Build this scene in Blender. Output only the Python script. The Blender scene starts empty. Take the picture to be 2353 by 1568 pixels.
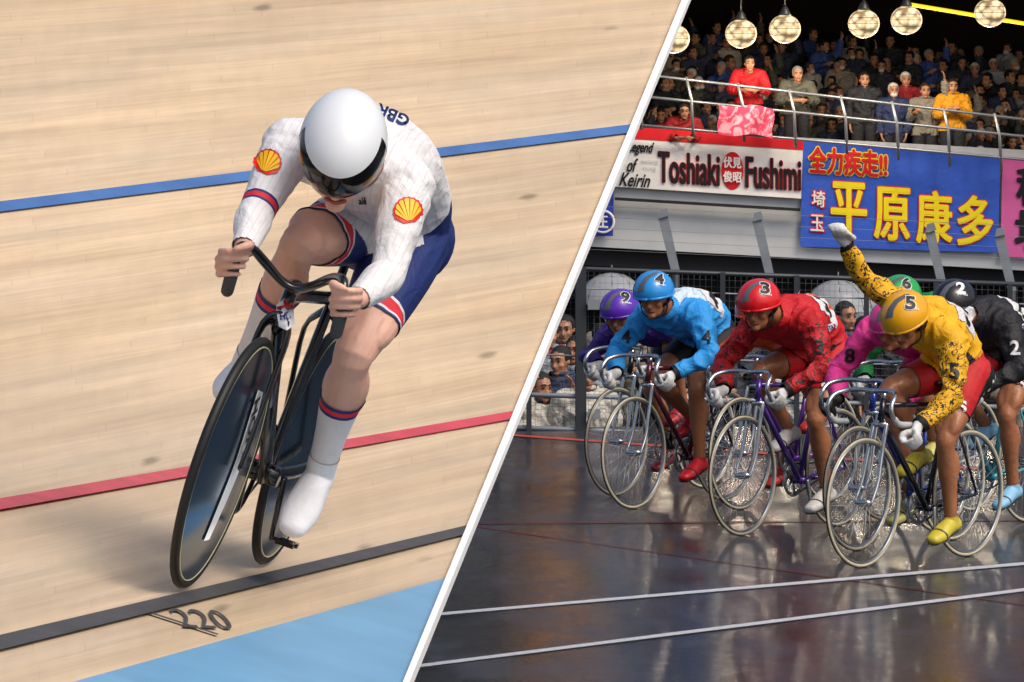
import bpy,bmesh,math,random
import numpy as np
from mathutils import Vector as V, Matrix, noise as MN
from mathutils.bvhtree import BVHTree
random.seed(4)
sc=bpy.context.scene; C=sc.collection
F=200/36*2352; TH=math.atan(484/F); ST,CT=math.sin(TH),math.cos(TH); CZ=2.2415
def W(px,py,d):
    y=(784-py)/F*d
    return V(((px-1176)/F*d, d*CT+y*ST, CZ-d*ST+y*CT))
def G(px,py,z=0):
    return W(px,py,(CZ-z)/(ST-(784-py)/F*CT))
def hx(h):
    h=h.lstrip('#'); r=[int(h[i:i+2],16)/255 for i in (0,2,4)]
    return tuple(((c+.055)/1.055)**2.4 if c>.04 else c/12.92 for c in r)
# ---------------------------------------------------------------- materials
MM={}
def mat(name,col,rough=.6,metal=0,noise=.0,ns=6,bump=0,bs=30,emit=0,objcol=False,coat=0,alpha=1,dist=0,stretch=None):
    if name in MM: return MM[name]
    m=bpy.data.materials.new(name); m.use_nodes=True; nt=m.node_tree; N=nt.nodes; L=nt.links
    p=N['Principled BSDF']
    if isinstance(col,str): col=hx(col)
    p.inputs['Roughness'].default_value=rough; p.inputs['Metallic'].default_value=metal
    p.inputs['Coat Weight'].default_value=coat; p.inputs['Alpha'].default_value=alpha
    tc=N.new('ShaderNodeTexCoord'); src=tc.outputs['Object']
    if stretch:
        mp=N.new('ShaderNodeMapping'); mp.inputs['Scale'].default_value=stretch; L.new(src,mp.inputs[0]); src=mp.outputs[0]
    base=None
    if objcol:
        oi=N.new('ShaderNodeObjectInfo'); base=oi.outputs['Color']
    if noise:
        n=N.new('ShaderNodeTexNoise'); n.inputs['Scale'].default_value=ns; n.inputs['Detail'].default_value=6; L.new(src,n.inputs[0])
        r=N.new('ShaderNodeMapRange'); r.inputs[1].default_value=.3; r.inputs[2].default_value=.7; r.inputs[3].default_value=1-noise; r.inputs[4].default_value=1+noise; L.new(n.outputs[0],r.inputs[0])
        mx=N.new('ShaderNodeVectorMath'); mx.operation='SCALE'; L.new(r.outputs[0],mx.inputs['Scale'])
        if base: L.new(base,mx.inputs[0])
        else: mx.inputs[0].default_value=col
        base=mx.outputs[0]
    if base: L.new(base,p.inputs['Base Color'])
    else: p.inputs['Base Color'].default_value=(*col,1)
    if bump:
        n=N.new('ShaderNodeTexNoise'); n.inputs['Scale'].default_value=bs; n.inputs['Detail'].default_value=4; n.inputs['Distortion'].default_value=dist; L.new(src,n.inputs[0])
        b=N.new('ShaderNodeBump'); b.inputs['Strength'].default_value=1; b.inputs['Distance'].default_value=bump; L.new(n.outputs[0],b.inputs['Height']); L.new(b.outputs[0],p.inputs['Normal'])
    if emit:
        p.inputs['Emission Color'].default_value=(*col,1); p.inputs['Emission Strength'].default_value=emit
    MM[name]=m; return m
def cloth(name,col,**k):
    return mat(name,col,rough=k.pop('rough',.66),noise=.08,ns=9,bump=k.pop('bump',.018),bs=10,dist=1.8,**k)
def thorn(name,col):
    if name in MM: return MM[name]
    m=cloth(name,col); nt=m.node_tree; N=nt.nodes; L=nt.links; p=N['Principled BSDF']
    tc=N.new('ShaderNodeTexCoord'); n=N.new('ShaderNodeTexNoise'); n.inputs['Scale'].default_value=13; n.inputs['Detail'].default_value=1.8; n.inputs['Distortion'].default_value=2.6; L.new(tc.outputs['Object'],n.inputs[0])
    a=N.new('ShaderNodeMath'); a.operation='SUBTRACT'; L.new(n.outputs[0],a.inputs[0]); a.inputs[1].default_value=.5
    b=N.new('ShaderNodeMath'); b.operation='ABSOLUTE'; L.new(a.outputs[0],b.inputs[0])
    c=N.new('ShaderNodeMath'); c.operation='LESS_THAN'; L.new(b.outputs[0],c.inputs[0]); c.inputs[1].default_value=.034
    mx=N.new('ShaderNodeMixRGB'); L.new(c.outputs[0],mx.inputs[0]); o=p.inputs['Base Color'].links[0].from_socket; L.new(o,mx.inputs[1]); mx.inputs[2].default_value=(.012,.01,.012,1)
    L.new(mx.outputs[0],p.inputs['Base Color']); return m
# ---------------------------------------------------------------- mesh helpers
def obj(name,bm,mats,parent=None,smooth=True,label=None,cat=None,group=None,kind=None,col=None):
    me=bpy.data.meshes.new(name); bm.normal_update(); bm.to_mesh(me); bm.free()
    for m in (mats if isinstance(mats,(list,tuple)) else [mats]): me.materials.append(m)
    me.polygons.foreach_set('use_smooth',[smooth]*len(me.polygons))
    o=bpy.data.objects.new(name,me); C.objects.link(o); o.parent=parent
    if label: o['label']=label
    if cat: o['category']=cat
    if group: o['group']=group
    if kind: o['kind']=kind
    if col: o.color=(*(hx(col) if isinstance(col,str) else col),1)
    return o
def thing(name,label,cat,M=None,group=None):
    o=bpy.data.objects.new(name,None); C.objects.link(o)
    if M is not None: o.matrix_world=M
    o['label']=label; o['category']=cat
    if group: o['group']=group
    return o
def dup(root,M,label,group=None,cols=None):
    r=root.copy(); C.objects.link(r); r.matrix_world=M; r['label']=label
    if group: r['group']=group
    for ch in list(root.children):
        c=ch.copy(); C.objects.link(c); c.parent=r
        k=ch.name.split('.')[0]
        if cols and k in cols: c.color=(*hx(cols[k]),1)
        for g in ch.children:
            d=g.copy(); C.objects.link(d); d.parent=c
    return r
def NB(): return bmesh.new()
def loft(bm,pts,rad,side=None,seg=12,sub=3,cap=1):
    A=[np.array([*p,*(r if isinstance(r,tuple) else (r,r))],float) for p,r in zip(pts,rad)]
    Q=[]
    if sub>1:
        n=len(A)
        for i in range(n-1):
            p0=A[i-1] if i>0 else 2*A[0]-A[1]; p1=A[i]; p2=A[i+1]; p3=A[i+2] if i+2<n else 2*A[-1]-A[-2]
            for k in range(sub):
                t=k/sub; Q.append(.5*(2*p1+(p2-p0)*t+(2*p0-5*p1+4*p2-p3)*t*t+(3*p1-p0-3*p2+p3)*t**3))
        Q.append(A[-1])
    else: Q=A
    if cap:
        def capr(q,d):
            r=min(q[3],q[4]); o=[]
            for a in (78,50,25):
                a=math.radians(a); x=q.copy(); x[:3]=q[:3]+d*r*math.sin(a); x[3:]=q[3:]*math.cos(a); o.append(x)
            return o
        d0=Q[0][:3]-Q[1][:3]; d0/=np.linalg.norm(d0)+1e-9; d1=Q[-1][:3]-Q[-2][:3]; d1/=np.linalg.norm(d1)+1e-9
        Q=capr(Q[0],d0)+Q+capr(Q[-1],d1)[::-1]
    P=[V(q[:3]) for q in Q]; n=len(P); s=V(side) if side is not None else None; rings=[]; prev=None
    for i in range(n):
        T=(P[min(i+1,n-1)]-P[max(i-1,0)])
        T=T.normalized() if T.length>1e-9 else V((0,0,1))
        if s is not None: b=s-T*s.dot(T)
        else:
            if prev is None: prev=V((0,0,1)) if abs(T.z)<.9 else V((1,0,0))
            b=prev-T*prev.dot(T)
        if b.length<1e-6: b=T.orthogonal()
        b.normalize(); prev=b; c=T.cross(b)
        rings.append([bm.verts.new(P[i]+b*(math.cos(2*math.pi*k/seg)*max(Q[i][3],1e-4))+c*(math.sin(2*math.pi*k/seg)*max(Q[i][4],1e-4))) for k in range(seg)])
    for i in range(n-1):
        a,b=rings[i],rings[i+1]
        for k in range(seg): bm.faces.new((a[k],a[(k+1)%seg],b[(k+1)%seg],b[k]))
    bm.faces.new(rings[0][::-1]); bm.faces.new(rings[-1])
def tube(bm,pts,r,seg=8,sub=1): loft(bm,pts,[r]*len(pts) if not isinstance(r,list) else r,seg=seg,sub=sub,cap=0)
def ell(bm,c,X,Y,Z,seg=20,rings=12,zmin=-1,zmax=1):
    R=[]
    for i in range(rings+1):
        z=zmin+(zmax-zmin)*i/rings if (zmin>-1 or zmax<1) else -math.cos(math.pi*i/rings)
        if zmax==1 and zmin>-1: z=math.sin(math.asin(zmin)+(math.pi/2-math.asin(zmin))*i/rings)
        r=math.sqrt(max(0,1-z*z))
        R.append([bm.verts.new(c+X*(r*math.cos(2*math.pi*k/seg))+Y*(r*math.sin(2*math.pi*k/seg))+Z*z) for k in range(seg)] if r>1e-4 else [bm.verts.new(c+Z*z)])
    for i in range(rings):
        a,b=R[i],R[i+1]
        for k in range(seg):
            k2=(k+1)%seg
            if len(a)==1 and len(b)==1: continue
            f=(a[0],b[k2],b[k]) if len(a)==1 else ((a[k],a[k2],b[0]) if len(b)==1 else (a[k],a[k2],b[k2],b[k]))
            bm.faces.new(f)
def ball(bm,c,r,st=None,sf=1):
    if st is None: ell(bm,c,V((r,0,0)),V((0,r,0)),V((0,0,r)),seg=12,rings=8)
    else:
        z=st.normalized(); x=z.orthogonal().normalized(); y=z.cross(x); ell(bm,c,x*r,y*r,z*r*sf,seg=12,rings=10)
def box(bm,c,s,M=None):
    vs=[V((c[0]+s[0]*x/2,c[1]+s[1]*y/2,c[2]+s[2]*z/2)) for x in (-1,1) for y in (-1,1) for z in (-1,1)]
    if M: vs=[M@v for v in vs]
    hexa(bm,vs)
def hexa(bm,p):
    v=[bm.verts.new(q) for q in p]
    for f in ((0,1,3,2),(4,6,7,5),(0,4,5,1),(2,3,7,6),(0,2,6,4),(1,5,7,3)): bm.faces.new([v[i] for i in f])
    bmesh.ops.recalc_face_normals(bm,faces=bm.faces[-6:])
def slab(bm,px0,py0,px1,py1,d0,d1,sl=0,ref=1500):
    p=[]
    for x in (px0,px1):
        for d in (d0,d1):
            for y in (py1,py0):
                p.append(at(x,y+sl*(x-ref),d,d0))
    hexa(bm,p)
def at(px,py,d,dref):
    a=W(px,py,dref); a.y+=(d-dref); return a
def torus(bm,c,R,r,n=40,m=8,sq=1):
    rings=[]
    for i in range(n):
        a=2*math.pi*i/n; ring=[]
        for k in range(m):
            b=2*math.pi*k/m; rr=R+r*math.cos(b); y=r*sq*math.sin(b)
            ring.append(bm.verts.new(V(c)+V((rr*math.cos(a),y,rr*math.sin(a)))))
        rings.append(ring)
    for i in range(n):
        a,b=rings[i],rings[(i+1)%n]
        for k in range(m): bm.faces.new((a[k],a[(k+1)%m],b[(k+1)%m],b[k]))
def remesh(bm,vox,it=3):
    me=bpy.data.meshes.new('t'); bm.to_mesh(me); bm.free(); o=bpy.data.objects.new('t',me); C.objects.link(o)
    m=o.modifiers.new('r','REMESH'); m.mode='VOXEL'; m.voxel_size=vox; m.adaptivity=0
    s=o.modifiers.new('s','SMOOTH'); s.iterations=it; s.factor=.5
    dg=bpy.context.evaluated_depsgraph_get(); dg.update()
    r=bpy.data.meshes.new_from_object(o.evaluated_get(dg)); bpy.data.objects.remove(o); bpy.data.meshes.remove(me); return r
def text_bm(t,w=None,h=None,bold=0,shear=0):
    cu=bpy.data.curves.new('t','FONT'); cu.body=t; cu.size=1; cu.offset=bold; cu.resolution_u=4; cu.shear=shear
    o=bpy.data.objects.new('t',cu); C.objects.link(o); dg=bpy.context.evaluated_depsgraph_get(); dg.update()
    me=bpy.data.meshes.new_from_object(o.evaluated_get(dg)); bm=NB(); bm.from_mesh(me)
    bpy.data.objects.remove(o); bpy.data.meshes.remove(me)
    if not bm.verts: return bm
    xs=[v.co.x for v in bm.verts]; ys=[v.co.y for v in bm.verts]; cx,cy=(min(xs)+max(xs))/2,(min(ys)+max(ys))/2; bw,bh=max(xs)-min(xs),max(ys)-min(ys)
    sy=h/bh if h else w/bw; sx=w/bw if w else sy
    for v in bm.verts: v.co=V(((v.co.x-cx)*sx,(v.co.y-cy)*sy,0))
    return bm
def poly_bm(polys):
    bm=NB()
    for p in polys: bm.faces.new([bm.verts.new((x,y,0)) for x,y in p])
    bmesh.ops.triangulate(bm,faces=bm.faces[:]); return bm
def gridcut(bm,st):
    xs=[v.co.x for v in bm.verts]; ys=[v.co.y for v in bm.verts]
    for ax,(lo,hi) in enumerate(((min(xs),max(xs)),(min(ys),max(ys)))):
        k=math.ceil(lo/st)
        while k*st<hi:
            co=V((0,0,0)); co[ax]=k*st; no=V((0,0,0)); no[ax]=1
            bmesh.ops.bisect_plane(bm,geom=bm.verts[:]+bm.edges[:]+bm.faces[:],plane_co=co,plane_no=no); k+=1
def bvh(*obs):
    vs=[];ps=[]
    for o in obs:
        n=len(vs); vs+=[v.co.copy() for v in o.data.vertices]; ps+=[[i+n for i in p.vertices] for p in o.data.polygons]
    return BVHTree.FromPolygons(vs,ps)
def decal(name,bm,c,u,v,tree,m,parent,off=.004,st=.018):
    u=V(u).normalized(); v=V(v); v=(v-u*v.dot(u)).normalized(); n=u.cross(v); c=V(c); gridcut(bm,st)
    hits=[]
    for w in bm.verts:
        p=c+u*w.co.x+v*w.co.y; h=tree.ray_cast(p+n*.35,-n,.7)[0]; hits.append((w,p,h))
    ds=[(h-c).dot(n) for w,p,h in hits if h]
    if not ds: bm.free(); return None
    md=sorted(ds)[len(ds)//2]
    for w,p,h in hits:
        dd=(h-c).dot(n) if h else md
        if abs(dd-md)>.07: dd=md
        w.co=p+n*(dd+off)
    return obj(name,bm,m,parent)
# ---------------------------------------------------------------- human figures
def lerp(a,b,t): return a+(b-a)*t
def ik(a,c,l1,l2,pole):
    d=(c-a); L=d.length
    if L>l1+l2-.002: l1*=(L+.004)/(l1+l2); l2=L+.004-l1
    x=(L*L+l1*l1-l2*l2)/(2*L); h=math.sqrt(max(0,l1*l1-x*x)); d.normalize(); p=V(pole); p=(p-d*p.dot(d)).normalized()
    return a+d*x+p*h
def fist(bm,c,b,a,o,w,s=1,spread=.021,fr=.9):
    b,a,o=V(b).normalized(),V(a).normalized(),V(o).normalized()
    palm=c-a*.026*s+o*.014*s
    loft(bm,[w,lerp(w,palm,.55),palm],[(.026*s,.021*s),(.034*s,.018*s),(.038*s,.014*s)],side=b,seg=10)
    for k,(ln,r) in enumerate(((1,.0098),(1.06,.0102),(1.0,.0098),(.86,.0086))):
        f=(1.5-k)*spread*s; pts=[]; r*=fr; sk=(.003,.006,.003,-.003)[k]*s
        for ang,rho in ((140,.034),(95,.039),(55,.033),(15,.031),(-30,.026),(-75*ln,.024),(-115*ln,.024)):
            g=math.radians(ang); pts.append(c+b*f+(a*math.cos(g)+o*math.sin(g))*(rho*s+sk))
        loft(bm,pts,[r*s*x for x in (1.1,1.18,.98,1.08,.95,.95,.85)],seg=8,sub=2)
    pts=[palm+b*.03*s-o*.02*s,c+b*.052*s-o*.03*s-a*.008*s,c+b*.05*s-o*.032*s+a*.018*s,c+b*.04*s-o*.014*s+a*.038*s]
    loft(bm,pts,[.014*s,.0125*s,.0115*s,.009*s],seg=8,sub=2)
def openhand(bm,w,d,n,s=1,curl=.3,th=1):
    d=V(d).normalized(); n=V(n); n=(n-d*n.dot(d)).normalized(); sd=d.cross(n)*th
    k=w+d*.085*s
    loft(bm,[w,lerp(w,k,.6),k],[(.028*s,.02*s),(.038*s,.016*s),(.038*s,.013*s)],side=sd,seg=10)
    for i,(L,r) in enumerate(((.068,.009),(.077,.0095),(.071,.009),(.055,.008))):
        p=k+sd*(1.5-i)*.0195*s; q=p+d*L*.5*s+n*curl*.012*s; e=p+d*L*.9*s+n*curl*.05*s
        loft(bm,[p-d*.015*s,q,e],[r*s*1.1,r*s,r*s*.85],seg=8,sub=2)
    p=w+d*.025*s+sd*.025*s
    loft(bm,[p,p+(d*.03+sd*.025)*s,p+(d*.06+sd*.03+n*.01)*s],[.014*s,.012*s,.009*s],seg=8,sub=2)
def head(bm,c,f,u,s=1):
    l=u.cross(f)
    ell(bm,c+u*.02*s-f*.005*s,f*.098*s,l*.077*s,u*.105*s)
    ell(bm,c-u*.06*s+f*.03*s,f*.062*s,l*.056*s,u*.06*s)
    ell(bm,c+f*.08*s-u*.095*s,f*.024*s,l*.026*s,u*.02*s)
    loft(bm,[c+f*.088*s+u*.012*s,c+f*.104*s-u*.018*s,c+f*.112*s-u*.036*s],[.009*s,.012*s,.016*s],seg=8)
    loft(bm,[c+f*.086*s+u*.03*s-l*.04*s,c+f*.094*s+u*.032*s,c+f*.086*s+u*.03*s+l*.04*s],[.01*s]*3,seg=8)
    loft(bm,[c+f*.078*s-u*.066*s-l*.02*s,c+f*.094*s-u*.066*s,c+f*.078*s-u*.066*s+l*.02*s],[.008*s]*3,seg=8)
    for k in (1,-1):
        ell(bm,c+l*k*.078*s-f*.005*s-u*.008*s,f*.02*s,l*.01*s,u*.032*s,seg=10,rings=8)
        ell(bm,c+l*k*.042*s+f*.062*s-u*.03*s,f*.028*s,l*.024*s,u*.024*s,seg=10,rings=8)
def faceparts(root,c,f,u,s=1):
    l=u.cross(f)
    for k in (1,-1):
        b=NB(); ell(b,c+l*k*.031*s+f*.088*s+u*.008*s,f*.009*s,l*.014*s,u*.007*s,seg=10,rings=6); obj('eye',b,mat('eye_dark','#1a1210',.3),root)
        b=NB(); loft(b,[c+l*k*.014*s+f*.101*s+u*.032*s,c+l*k*.034*s+f*.1*s+u*.037*s,c+l*k*.052*s+f*.088*s+u*.03*s],[.0045*s]*3,seg=6); obj('eyebrow',b,mat('hair_black','#15100e',.7),root)
    b=NB(); loft(b,[c+f*.09*s-u*.067*s-l*.022*s,c+f*.1035*s-u*.067*s,c+f*.09*s-u*.067*s+l*.022*s],[.005*s]*3,seg=6); obj('mouth',b,mat('lips','#7d3a34',.5),root)
def build(root,J,vox,skin,region,cuts,mats,g=1,off=None,hands=None,it=4,hs=1,ag=1,wr=None,muscle=0):
    S=((J['sL']-J['sR']).normalized()+(J['hL']-J['hR']).normalized()).normalized()
    bm=NB()
    loft(bm,[J['pel'],J['wai'],J['che'],J['nek']],[(.155*g,.12*g),(.14*g,.112*g),(.175*g,.13*g),(.075*g,.07*g)],side=S,seg=20,sub=4)
    loft(bm,[J['nek']-(J['hed']-J['nek'])*.3,J['nek'],lerp(J['nek'],J['hed'],.8)],[.07,.06,.052],seg=14)
    for k in 'LR':
        s,e,w,h,n,a,t=[J[i+k] for i in ('s','e','w','h','k','a','t')]; q=g*ag
        loft(bm,[lerp(J['che'],J['nek'],.35),s],[(.1*g,.085*g),(.068*g,.066*g)],seg=14,sub=3)
        loft(bm,[s,lerp(s,e,.35),lerp(s,e,.75),e,lerp(e,w,.25),lerp(e,w,.65),w],[.062*q,.056*q,.044*q,.039*q,.042*q,.033*q,.026],seg=14)
        bd=((h+a)/2-n); bd=bd.normalized() if bd.length>.03 else V((-1,0,0))
        loft(bm,[h,lerp(h,n,.3)-bd*.01,lerp(h,n,.65)-bd*.008,lerp(h,n,.9),n,lerp(n,a,.12)-bd*.0,lerp(n,a,.32)+bd*.010,lerp(n,a,.65)+bd*.005,a],[.1*g,.094*g,.076*g,.057*g,.051*g,.047*g,.053*g,.039*g,.034],seg=16)
        ball(bm,lerp(h,n,.96)-bd*.026,.032*g)
        if muscle:
            sd_=(n-h).cross(bd).normalized()
            for z in (1,-1):
                ball(bm,lerp(h,n,.72)-bd*.03*g+sd_*z*.036*g,.042*g,n-h,2.1); ball(bm,lerp(n,a,.27)+bd*.027*g+sd_*z*.022*g,.037*g,a-n,2.2)
            ball(bm,lerp(n,a,.05)-bd*.025,.02*g); ball(bm,lerp(s,e,.18),.062*g,e-s,1.3)
        ell(bm,h+(J['pel']-J['wai']).normalized()*.02+bd*.01,V((.11*g,0,0)),V((0,.105*g,0)),V((0,0,.11*g)))
        fd=(t-a).normalized(); heel=a-(fd*.35)*.1+(a-n).normalized()*.035
        loft(bm,[heel,lerp(heel,t,.35)+(n-a).normalized()*.012,lerp(heel,t,.72),t],[(.033,.036),(.039,.04),(.046,.03),(.034,.022)],side=S,seg=14)
        hands(bm,k,J)
    head(bm,J['hed'],J['hf'],J['hu'],hs)
    me=remesh(bm,vox,it)
    bones=[('torso',J['pel'],J['che'],.14*g,.14*g),('neck',lerp(J['nek'],J['hed'],.15),lerp(J['nek'],J['hed'],.6),.05,.05),('head',J['hed'],J['hed']+J['hu']*.01,.1,.1)]
    for k in 'LR':
        bones+=[('shd'+k,J['che'],J['s'+k],.1*g,.065*g),('arm'+k,J['s'+k],J['e'+k],.06*g,.042*g),('fore'+k,J['e'+k],J['w'+k],.043*g,.028),('hand'+k,J['w'+k],J['w'+k]+(J['w'+k]-J['e'+k]).normalized()*.1,.03,.045),
                ('th'+k,J['h'+k],J['k'+k],.1*g,.058*g),('sh'+k,J['k'+k],J['a'+k],.056*g,.036),('ft'+k,J['a'+k],J['t'+k],.045,.03)]
    def cls(P):
        best=None
        for i,(nm,a,b,r0,r1) in enumerate(bones):
            a=np.array(a);b=np.array(b);d=b-a;tr=((P-a)@d)/(d@d);t=np.clip(tr,0,1)
            q=a+t[:,None]*d; D=np.linalg.norm(P-q,axis=1)-(r0+(r1-r0)*t)
            if best is None: best=D.copy();bi=np.zeros(len(P),int);bt=tr.copy()
            else:
                m=D<best; best[m]=D[m];bi[m]=i;bt[m]=tr[m]
        return bi,bt
    bm=NB(); bm.from_mesh(me); bpy.data.meshes.remove(me); bn={b[0]:b for b in bones}; idx={b[0]:i for i,b in enumerate(bones)}
    cen=lambda: np.array([f.calc_center_median()[:] for f in bm.faces])
    bi,bt=cls(cen()); sel={}
    fs=list(bm.faces)
    for nm,t in cuts: sel.setdefault(nm,[]).append(t)
    for nm,ts in sel.items():
        ff=[f for f,i,t in zip(fs,bi,bt) if i==idx[nm] and f.is_valid and min(ts)-.25<t<max(ts)+.25]
        a,b=bn[nm][1],bn[nm][2]; geo=list({v for f in ff for v in f.verts})+list({e for f in ff for e in f.edges})+ff
        for t in sorted(ts):
            geo=bmesh.ops.bisect_plane(bm,geom=geo,plane_co=lerp(a,b,t),plane_no=(b-a))['geom']
    bm.normal_update(); bm.faces.ensure_lookup_table(); bm.verts.index_update()
    ctr=cen(); bi,bt=cls(ctr); gar={}
    names=[b[0] for b in bones]
    for f,i,t,cc in zip(bm.faces,bi,bt,ctr):
        r=region(names[i],t,V(cc))
        if r: gar.setdefault(r[0],[]).append((f,r[1]))
    out={}
    for gname,lst in gar.items():
        b2=NB(); vm={}; o_=(off or {}).get(gname,.005); keys=[]; w_=(wr or {}).get(gname,0)
        for f,mk in lst:
            vs=[]
            for v in f.verts:
                if v.index not in vm:
                    o2=o_
                    if w_:
                        q=v.co*11+V((3,1,7)); q+=MN.noise_vector(v.co*5)*1.2; o2+=w_*(1-2.6*abs(MN.noise(q)))
                        o2=max(o2,.003)
                    vm[v.index]=b2.verts.new(v.co+v.normal*o2)
                vs.append(vm[v.index])
            if mk not in keys: keys.append(mk)
            try: nf=b2.faces.new(vs); nf.material_index=keys.index(mk)
            except ValueError: pass
        nm2=gname[:-2] if gname[-2:] in ('_L','_R') else gname
        out[gname]=obj(nm2,b2,[mats[k] for k in keys],root)
    out['body']=obj('body',bm,skin,root)
    return out
# ================================================================= WORLD + CAMERA
cam=bpy.data.cameras.new('camera'); co=bpy.data.objects.new('camera',cam); C.objects.link(co); sc.camera=co
cam.lens=200; cam.sensor_width=36; cam.clip_end=2000; cam.clip_start=.5; co.location=(0,0,CZ); co.rotation_euler=(math.pi/2-TH,0,0)
w=bpy.data.worlds.new('World'); sc.world=w; w.use_nodes=True; nt=w.node_tree
sky=nt.nodes.new('ShaderNodeTexSky'); sky.sky_type='NISHITA'; sky.sun_disc=False; sky.dust_density=5; sky.air_density=1; sky.ozone_density=.5
sd=V((.46,-.42,.78)).normalized()
sky.sun_elevation=math.asin(sd.z); sky.sun_rotation=math.atan2(sd.x,sd.y)
nt.links.new(sky.outputs[0],nt.nodes['Background'].inputs[0]); nt.nodes['Background'].inputs[1].default_value=.13
su=bpy.data.lights.new('sun','SUN'); su.energy=1.5; su.angle=math.radians(28); su.color=(1,.96,.9); so=bpy.data.objects.new('sun',su); C.objects.link(so)
so.rotation_euler=sd.to_track_quat('Z','Y').to_euler()
sc.view_settings.view_transform='Standard'; sc.view_settings.look='None'
# ================================================================= SETTING
b=NB(); v=[b.verts.new(p) for p in ((-600,-200,-1.1),(600,-200,-1.1),(600,1200,-1.1),(-600,1200,-1.1))]; b.faces.new(v)
obj('ground',b,mat('ground_dark','#232325',.7,noise=.2,ns=1),kind='structure')
def wetmat():
    m=bpy.data.materials.new('wet_asphalt'); m.use_nodes=True; N=m.node_tree.nodes; L=m.node_tree.links; p=N['Principled BSDF']
    tc=N.new('ShaderNodeTexCoord'); mp=N.new('ShaderNodeMapping'); mp.inputs['Scale'].default_value=(1,.3,1); L.new(tc.outputs['Object'],mp.inputs[0])
    n=N.new('ShaderNodeTexNoise'); n.inputs['Scale'].default_value=2.2; n.inputs['Detail'].default_value=9; n.inputs['Roughness'].default_value=.6; L.new(mp.outputs[0],n.inputs[0])
    r=N.new('ShaderNodeValToRGB'); r.color_ramp.elements[0].color=(.016,.019,.026,1); r.color_ramp.elements[1].color=(.056,.062,.076,1); r.color_ramp.elements[0].position=.35; r.color_ramp.elements[1].position=.7; L.new(n.outputs[0],r.inputs[0])
    n3=N.new('ShaderNodeTexNoise'); n3.inputs['Scale'].default_value=170; n3.inputs['Detail'].default_value=2; L.new(tc.outputs['Object'],n3.inputs[0]); q3=N.new('ShaderNodeMapRange'); q3.inputs[1].default_value=.35; q3.inputs[2].default_value=.65; q3.inputs[3].default_value=.6; q3.inputs[4].default_value=1.5; L.new(n3.outputs[0],q3.inputs[0])
    s=N.new('ShaderNodeVectorMath'); s.operation='SCALE'; L.new(r.outputs[0],s.inputs[0]); L.new(q3.outputs[0],s.inputs['Scale']); L.new(s.outputs[0],p.inputs['Base Color'])
    q=N.new('ShaderNodeMapRange'); q.inputs[1].default_value=.38; q.inputs[2].default_value=.62; q.inputs[3].default_value=.07; q.inputs[4].default_value=.25; L.new(n.outputs[0],q.inputs[0]); L.new(q.outputs[0],p.inputs['Roughness'])
    n2=N.new('ShaderNodeTexNoise'); n2.inputs['Scale'].default_value=34; n2.inputs['Detail'].default_value=6; L.new(tc.outputs['Object'],n2.inputs[0])
    bp=N.new('ShaderNodeBump'); bp.inputs['Strength'].default_value=.5; bp.inputs['Distance'].default_value=.004; L.new(n2.outputs[0],bp.inputs['Height']); L.new(bp.outputs[0],p.inputs['Normal']); p.inputs['IOR'].default_value=1.25
    return m
b=NB(); hexa(b,[V((x,y,z)) for x in (-40,60) for y in (8,43.0) for z in (-1.09,0)]); obj('track',b,wetmat(),kind='structure',smooth=False)
def gline(name,p0,p1,t0,t1,m,ext=.6,z=.004):
    b=NB(); d=V(p1)-V(p0); a=V(p0)-d*ext*.3; c=V(p1)+d*ext; r0,r1=t0/2,t1/2
    b.faces.new([b.verts.new(G(x,y,z)) for x,y in ((a[0],a[1]+r0),(c[0],c[1]+r1),(c[0],c[1]-r1),(a[0],a[1]-r0))])
    obj(name,b,m,smooth=False,kind='structure')
wp=mat('white_line_paint','#cdd0d4',.4,noise=.2,ns=25); rp=mat('red_line_paint','#c84a38',.35,noise=.3,ns=9); rp2=mat('faint_red_line_paint','#5e2420',.25,noise=.4,ns=9)
gline('track_line',(1005,1411),(2352,1295),6,7,wp); gline('track_line',(960,1530),(2352,1355),7,7,wp,z=.0045)
gline('track_line',(1180,1000),(1900,1052),4,5,rp); gline('track_line',(1100,1203),(2352,1195),3,3,rp2,z=.003)
gline('track_line',(1130,1215),(2352,1390),3,3,rp2,z=.002)
def depth(px,py):
    s=py-.277*px; s0=1241.66
    if s>1000: q=1-(s0-s)/1742
    else:
        q=1-(s0-1000)/1742
        if s>700: x=1000-s; q-=(x-.8*x*x/600)/1742
        else: q-=180/1742+.2*(700-s)/1742
    return 14.4/q
def S(px,py,l=0):
    p=W(px,py,depth(px,py))
    if not l: return p
    n=(W(px+8,py,depth(px+8,py))-p).cross(W(px,py-8,depth(px,py-8))-p).normalized()
    return p+n*l
edge=lambda py:1575-.4082*py
b=NB(); uvl=b.loops.layers.uv.new('UVMap'); ny,nx=116,70; gr=[];info={}
for j in range(ny+1):
    py=-700+j*(2900/ny); row=[]
    for i in range(nx+1):
        px=-1000+(edge(py)+1000)*i/nx; vv=b.verts.new(S(px,py)); info[vv]=(px/100,((py+540)/(1-px/8200)-540)/17); row.append(vv)
    gr.append(row)
for j in range(ny):
    for i in range(nx):
        f=b.faces.new((gr[j+1][i],gr[j+1][i+1],gr[j][i+1],gr[j][i]))
        for lp in f.loops: lp[uvl].uv=info[lp.vert]
r=bmesh.ops.extrude_face_region(b,geom=b.faces[:]); ext=[g for g in r['geom'] if isinstance(g,bmesh.types.BMVert)]
for vv in ext: vv.co.z-=.02
bmesh.ops.recalc_face_normals(b,faces=b.faces[:])
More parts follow.
